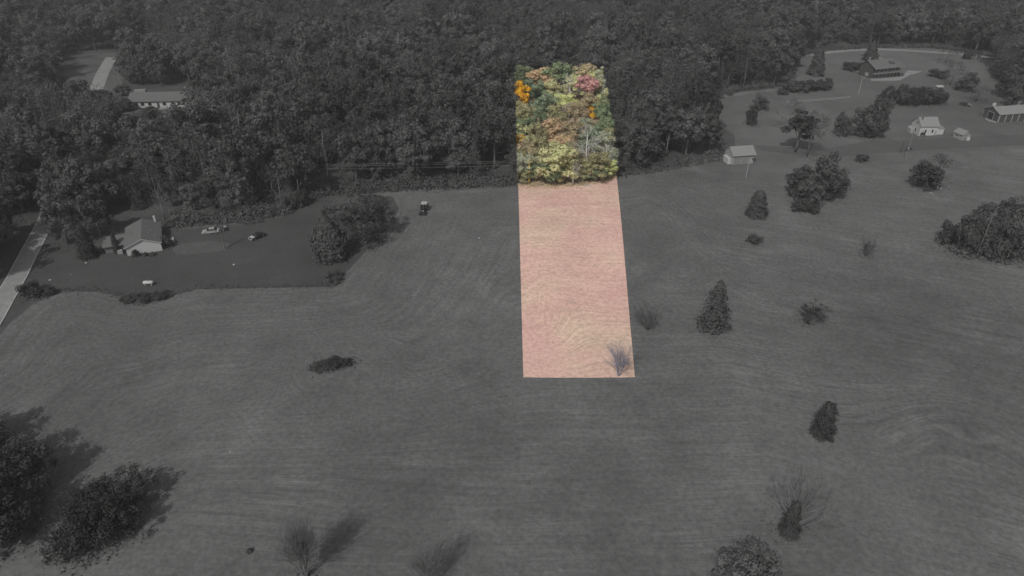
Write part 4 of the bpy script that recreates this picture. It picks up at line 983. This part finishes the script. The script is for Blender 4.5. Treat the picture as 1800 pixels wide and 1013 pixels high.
def mower(px, py, yaw, label):
    t_ = thing('riding_mower', label, 'mower', P(px, py) + Vector((0, 0, .07)), yaw)
    MB().box(-.3, .3, -.95, -.1, .45, .95, None, .06).obj('hood', M['carpaint'], t_); MB().box(-.45, .45, -.6, .9, .3, .44).obj('chassis', M['black'], t_)
    MB().box(-.28, .28, .15, .6, .5, .62).box(-.28, .28, .55, .66, .62, 1.05).obj('seat', M['white'], t_); MB().box(-.6, .6, -.45, .4, .12, .29).obj('cutting_deck', M['metal'], t_)
    MB().tube([(0, -.1, .9), (0, .1, 1.1)], .03, 6).obj('steering_column', M['black'], t_)
    for s_ in (-1, 1): wheel(t_, s_*.5, -.75, .2, .16); wheel(t_, s_*.55, .6, .3, .22)
mower(396.5, 405, .4, 'small lawn mower with pale seat behind the service pole')
mower(1598, 265, 1.9, 'small lawn mower on grass below white house')
# tractor with canopy and rear cutter
tr = thing('farm_tractor', 'dark farm tractor with white canopy roof stopped on mown hay', 'tractor', P(745, 376) + Vector((0, 1.6, .06)), math.radians(-4))
MB().box(-.42, .42, -2.3, -.5, .75, 1.5, None, .08).obj('hood', M['carpaint'], tr); MB().box(-.36, .36, -2.1, 1.1, .5, .74).obj('chassis', M['black'], tr)
for s_ in (-1, 1):
    wheel(tr, s_*.95, .75, .8, .45); wheel(tr, s_*.8, -1.75, .5, .3)
    MB().box(s_*.95-.25, s_*.95+.25, .1, 1.4, 1.63, 1.72).obj('fender', M['carpaint'], tr)
    for y_ in (-.25, 1.25): MB().tube([(s_*.62, y_, .9), (s_*.62, y_, 2.5)], .045, 6).obj('canopy_post', M['black'], tr)
    MB().box(s_*.26-.1, s_*.26+.1, -2.33, -2.26, 1.05, 1.25).obj('headlight', M['lamp'], tr)
MB().box(-.85, .85, -.45, 1.45, 2.5, 2.62, None, .06).obj('canopy_roof', M['white'], tr)
MB().box(-.3, .3, .4, .95, 1.1, 1.25).box(-.3, .3, .85, .98, 1.25, 1.7).obj('seat', M['black'], tr)
MB().tube([(.25, -.9, 1.4), (.25, -.9, 3.3)], .05, 6).obj('exhaust_stack', M['black'], tr)
MB().tube([(0, -.5, 1.4), (0, -.1, 1.65)], .04, 6).obj('steering_column', M['black'], tr)
MB().box(-1.15, 1.15, -3.1, -2.75, .15, .75).box(-.7, -.55, -2.8, -1.2, .6, .75).box(.55, .7, -2.8, -1.2, .6, .75).obj('loader_bucket', M['carpaint'], tr)
# gas tank
gt = thing('gas_tank', 'white horizontal gas tank lying on lawn near field border', 'tank', P(262, 502), .05)
MB().tube([(-1.25, 0, .85), (-1.18, 0, .85), (-1.0, 0, .85), (1.0, 0, .85), (1.18, 0, .85), (1.25, 0, .85)], [.1, .3, .46, .46, .3, .1], 14).obj('tank_shell', M['white'], gt, True)
MB().tube([(0, 0, 1.25), (0, 0, 1.5)], .18, 10).obj('valve_cap', M['metal'], gt)
for x_ in (-.75, .75): MB().box(x_-.1, x_+.1, -.35, .35, -.1, .46).obj('support', M['concrete'], gt)
# white trailer, bed etc
tl = thing('flat_trailer', 'white low trailer on grass behind shrub row', 'trailer', P(1651, 155), .03)
MB().box(-1.5, 1.5, -.8, .8, .5, 1.15).obj('body', M['white'], tl); MB().box(1.5, 2.5, -.06, .06, .42, .52).obj('tow_bar', M['metal'], tl)
for s_ in (-1, 1):
    w_ = MB().tube([(0, s_*.84-.1, .3), (0, s_*.84+.1, .3)], .3, 12).obj('wheel', M['black'], tl)
bt = thing('stock_tank', 'small pale round tank above long barn', 'tank', P(1747, 186)); MB().tube([(0, 0, 0), (0, 0, 1.0), (0, 0, 1.25)], [.75, .75, .3], 12).obj('tank_shell', M['white'], bt); MB().tube([(0, 0, 1.25), (0, 0, 1.38)], .2, 8).obj('lid', M['metal'], bt)
# junk pile among shrubs
def rocks(px, py, label, n, sp_, r, name, cat, mat='rock', long=1.0):
    t_ = thing(name, label, cat, P(px, py)); rs = np.random.RandomState(int(px))
    for i in range(n):
        bm = bmesh.new(); bmesh.ops.create_icosphere(bm, subdivisions=1, radius=1)
        s_ = r*rs.uniform(.5, 1.2)
        for v in bm.verts: v.co = Vector((v.co.x*s_*rs.uniform(.8, 1.25)*long, v.co.y*s_*rs.uniform(.8, 1.25), v.co.z*s_*.6*rs.uniform(.7, 1.2)))
        me = bpy.data.meshes.new('stone'); bm.to_mesh(me); bm.free()
        o_ = link('piece' if cat == 'junk pile' else 'stone', me, M[mat], t_); o_.location = (rs.normal()*sp_, rs.normal()*sp_*.5, s_*.25); o_.rotation_euler = (rs.uniform(-.3, .3), rs.uniform(-.3, .3), rs.uniform(0, 6))
jp = thing('junk_pile', 'heap of pale scrap boards between shrubs at wood edge', 'junk pile', P(519, 365), .3); rs = np.random.RandomState(5)
for i in range(16):
    q = Matrix.Translation((rs.normal()*1.0, rs.normal()*.7, .25+.09*i*rs.uniform(.5, 1))) @ Matrix.Rotation(rs.uniform(0, 3.1), 4, 'Z') @ Matrix.Rotation(rs.normal()*.25, 4, 'X')
    MB().box(-.8, .8, -.18, .18, 0, .07, q).obj('board', M[('wood', 'roofpale', 'concrete')[i % 3]], jp)
rocks(256, 527, 'row of pale stones at dip of lawn border', 6, 1.3, .35, 'stone_row', 'stones')
rocks(1033, 328.5, 'white rocks lying at wood edge in bright strip', 4, .8, .5, 'white_rocks', 'stones', 'white')
rocks(929, 336, 'single white stone near foot of tan pole', 1, .01, .4, 'white_stone', 'stone', 'white')
rocks(1039, 393, 'single white stone out on bright strip', 1, .01, .32, 'white_stone', 'stone', 'white')
rocks(842, 419, 'small white stone on grey hay beside bright strip', 1, .01, .3, 'white_stone', 'stone', 'white')
rocks(405, 795, 'small pale stone in lower open field', 1, .01, .2, 'pale_stone', 'stone')
rocks(1330, 429, 'pale stones at foot of tiny low bush', 3, .5, .3, 'pale_stones', 'stones')
rocks(1448, 347, 'pale stones under rounded grove', 3, 1.2, .35, 'pale_stones', 'stones')
rocks(1637, 341, 'pale stones beside mown path', 3, .9, .35, 'pale_stones', 'stones')
rocks(1656, 331, 'pale stones under broad low tree', 3, .8, .35, 'pale_stones', 'stones')
rocks(1390, 168+16, 'pale stones at end of rail fence', 3, 1.0, .3, 'pale_stones', 'stones')
rocks(1568, 155, 'two pale stones before patio', 2, .8, .35, 'pale_stones', 'stones')
for px, py, lb in ((151, 463, 'flat pale stone on lawn nearest shaggy cedar'), (88, 493, 'flat pale stone on lawn nearest road'), (124, 483, 'flat grey stone on lawn midway to road'), (411, 466, 'flat pale stone in middle of lawn')):
    rocks(px, py, lb, 1, .01, .35, 'lawn_stone', 'stone')
pt = thing('garden_bench', 'pale bench by side wall of white gabled house', 'bench', P(300, 424), .4)
MB().box(-.9, .9, -.25, .25, .42, .5).obj('seat', M['white'], pt); MB().box(-.9, .9, .25, .31, .5, .95).obj('backrest', M['white'], pt)
for x_ in (-.8, .8): MB().box(x_-.05, x_+.05, -.22, .22, -.1, .42).obj('leg', M['white'], pt)
